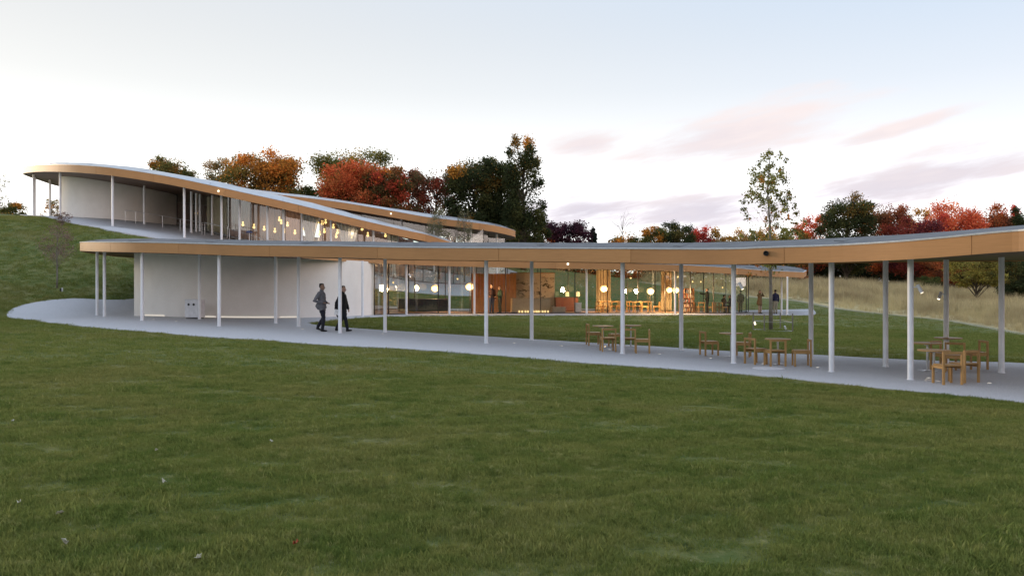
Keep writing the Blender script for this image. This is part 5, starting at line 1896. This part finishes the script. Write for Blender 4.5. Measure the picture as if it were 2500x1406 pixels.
def pose_stand(arms='down', stride=0.0, **kw):
    """feet flat, optional stride; forward is +X"""
    p = dict(knee_r=(0.03 + stride * .5, -0.09, 0.50), ankle_r=(stride, -0.09, 0.085), toe_r=(stride + 0.17, -0.10, 0.03),
             knee_l=(0.03 - stride * .30, 0.09, 0.49), ankle_l=(-stride, 0.09, 0.085), toe_l=(-stride + 0.17, 0.10, 0.03),
             elbow_r=(-0.05, -0.235, 1.13), hand_r=(0.05, -0.235, 0.90), elbow_l=(-0.05, 0.235, 1.13), hand_l=(0.05, 0.235, 0.90))
    p.update(kw)
    return p


SK = (.42, .26, .19)
def cl(j, tr, hair=(.012, .010, .009), shoe=(.012, .012, .012), skin=SK):
    return dict(skin=skin, jacket=j, trousers=tr, shoe=shoe, hair=hair)


# the two walkers: facing right along the path
w1 = on(786, 811)
figure('walking person in grey hooded jacket and dark trousers, hands at the front', w1, math.radians(-8), 1.80,
       pose_stand(lean=-0.03, knee_r=(0.10, -0.08, 0.50), ankle_r=(0.05, -0.08, 0.085), toe_r=(0.22, -0.08, 0.03),
                  knee_l=(0.02, 0.085, 0.50), ankle_l=(-0.20, 0.085, 0.16), toe_l=(-0.06, 0.085, 0.05),
                  elbow_r=(-0.20, -0.25, 1.14), hand_r=(0.10, -0.16, 1.07), elbow_l=(-0.16, 0.25, 1.14), hand_l=(0.14, 0.14, 1.06)),
       cl((.115, .115, .125), (.010, .011, .018), skin=(.25, .15, .10)), 0.010, coat=0.02)
w2 = Vector((W(836, 0, 31.6).x, 31.6, 0)); w2.z = gz1(w2.x, w2.y) + 0.03
figure('walking person in long black coat half hidden by the white column', w2, math.radians(-10), 1.72,
       pose_stand(lean=0.02, stride=0.0, knee_r=(0.16, -0.08, 0.49), ankle_r=(0.24, -0.08, 0.085), toe_r=(0.41, -0.08, 0.045),
                  knee_l=(-0.06, 0.085, 0.48), ankle_l=(-0.28, 0.085, 0.11), toe_l=(-0.12, 0.085, 0.03),
                  elbow_r=(-0.14, -0.26, 1.10), hand_r=(-0.16, -0.27, 0.84), elbow_l=(0.06, 0.26, 1.10), hand_l=(0.14, 0.25, 0.86)),
       cl((.006, .006, .007), (.008, .009, .014)), 0.010, coat=0.32)
q = w2 + Vector((-0.16, -0.28, 0.74))
o = MB().box(0, 0, 0, 0.16, 0.012, 0.21).build('paper', simple('white_paper', (.75, .75, .74), .8), bevel=.003)
o.location, o.rotation_euler = q, (0.1, 0.25, 0.2)
tag(o, 'white folded paper in the hand of the black-coated walker', 'paper')
figure('visitor in dark jacket and blue jeans behind the glass by the board partition', at_floor(1200, 54.0), math.radians(-70), 1.86, pose_stand(elbow_r=(0.02, -0.24, 1.13), hand_r=(0.22, -0.20, 1.05)), cl((.05, .022, .022), (.025, .035, .085)), 0.015)
figure('visitor in dark green jacket holding papers behind the glass', at_floor(1221, 53.8), math.radians(-150), 1.74, pose_stand(elbow_r=(0.02, -0.24, 1.13), hand_r=(0.25, -0.10, 1.10), elbow_l=(0.02, .24, 1.13), hand_l=(.25, .1, 1.1)), cl((.02, .05, .035), (.012, .012, .014)), 0.015)
figure('dark-clothed visitor stretching one arm out to the left behind the glass', at_floor(1727, 60.4), math.radians(178), 1.74,
       pose_stand(elbow_r=(0.24, -0.20, 1.36), hand_r=(0.52, -0.20, 1.42), elbow_l=(0.05, 0.24, 1.12), hand_l=(0.20, 0.18, 1.0)), cl((.008, .009, .012), (.010, .011, .016)), 0.015)
for px, d, rz, lb in ((1766, 61.2, 20, 'dark-clothed seated visitor at the indoor table, left one'), (1784, 61.4, 160, 'dark-clothed seated visitor at the indoor table, right one')):
    b = at_floor(px, d)
    figure(lb, b, math.radians(rz), 1.72, dict(hip=0.50, lean=0.08, knee_r=(0.42, -0.11, 0.50), ankle_r=(0.42, -0.11, 0.085), toe_r=(0.59, -0.11, 0.03), knee_l=(0.42, 0.11, 0.50), ankle_l=(0.40, 0.11, 0.085), toe_l=(0.57, 0.11, 0.03),
                                             elbow_r=(0.08, -0.25, 0.72), hand_r=(0.34, -0.16, 0.78), elbow_l=(0.08, 0.25, 0.72), hand_l=(0.34, 0.16, 0.78)), cl((.03, .018, .018) if px < 1775 else (.012, .016, .03), (.014, .015, .02)), 0.016)
    place('c', b, rz - 90, 'indoor chair under the ' + ('left' if px < 1775 else 'right') + ' seated visitor', 'chair', 'indoor chairs')
figure('visitor in dark grey standing at the curved end of the glass', at_floor(1808, 62.3), math.radians(100), 1.66, pose_stand(), cl((.025, .03, .032), (.02, .022, .025)), 0.015)
figure('person in tan coat with both hands raised to the face outside the glass end', at_floor(1855, 60.9, 0.03), math.radians(-60), 1.72,
       pose_stand(elbow_r=(0.16, -0.25, 1.33), hand_r=(0.17, -0.08, 1.55), elbow_l=(0.16, 0.25, 1.33), hand_l=(0.17, 0.08, 1.55)), cl((.16, .10, .045), (.30, .22, .15), hair=(.03, .02, .012)), 0.015, coat=0.18, hair_long=True)
figure('person in navy jacket and khaki trousers seen from behind at the roof end', at_floor(1893, 61.4, 0.03), math.radians(96), 1.78, pose_stand(), cl((.018, .018, .045), (.27, .24, .17)), 0.015)
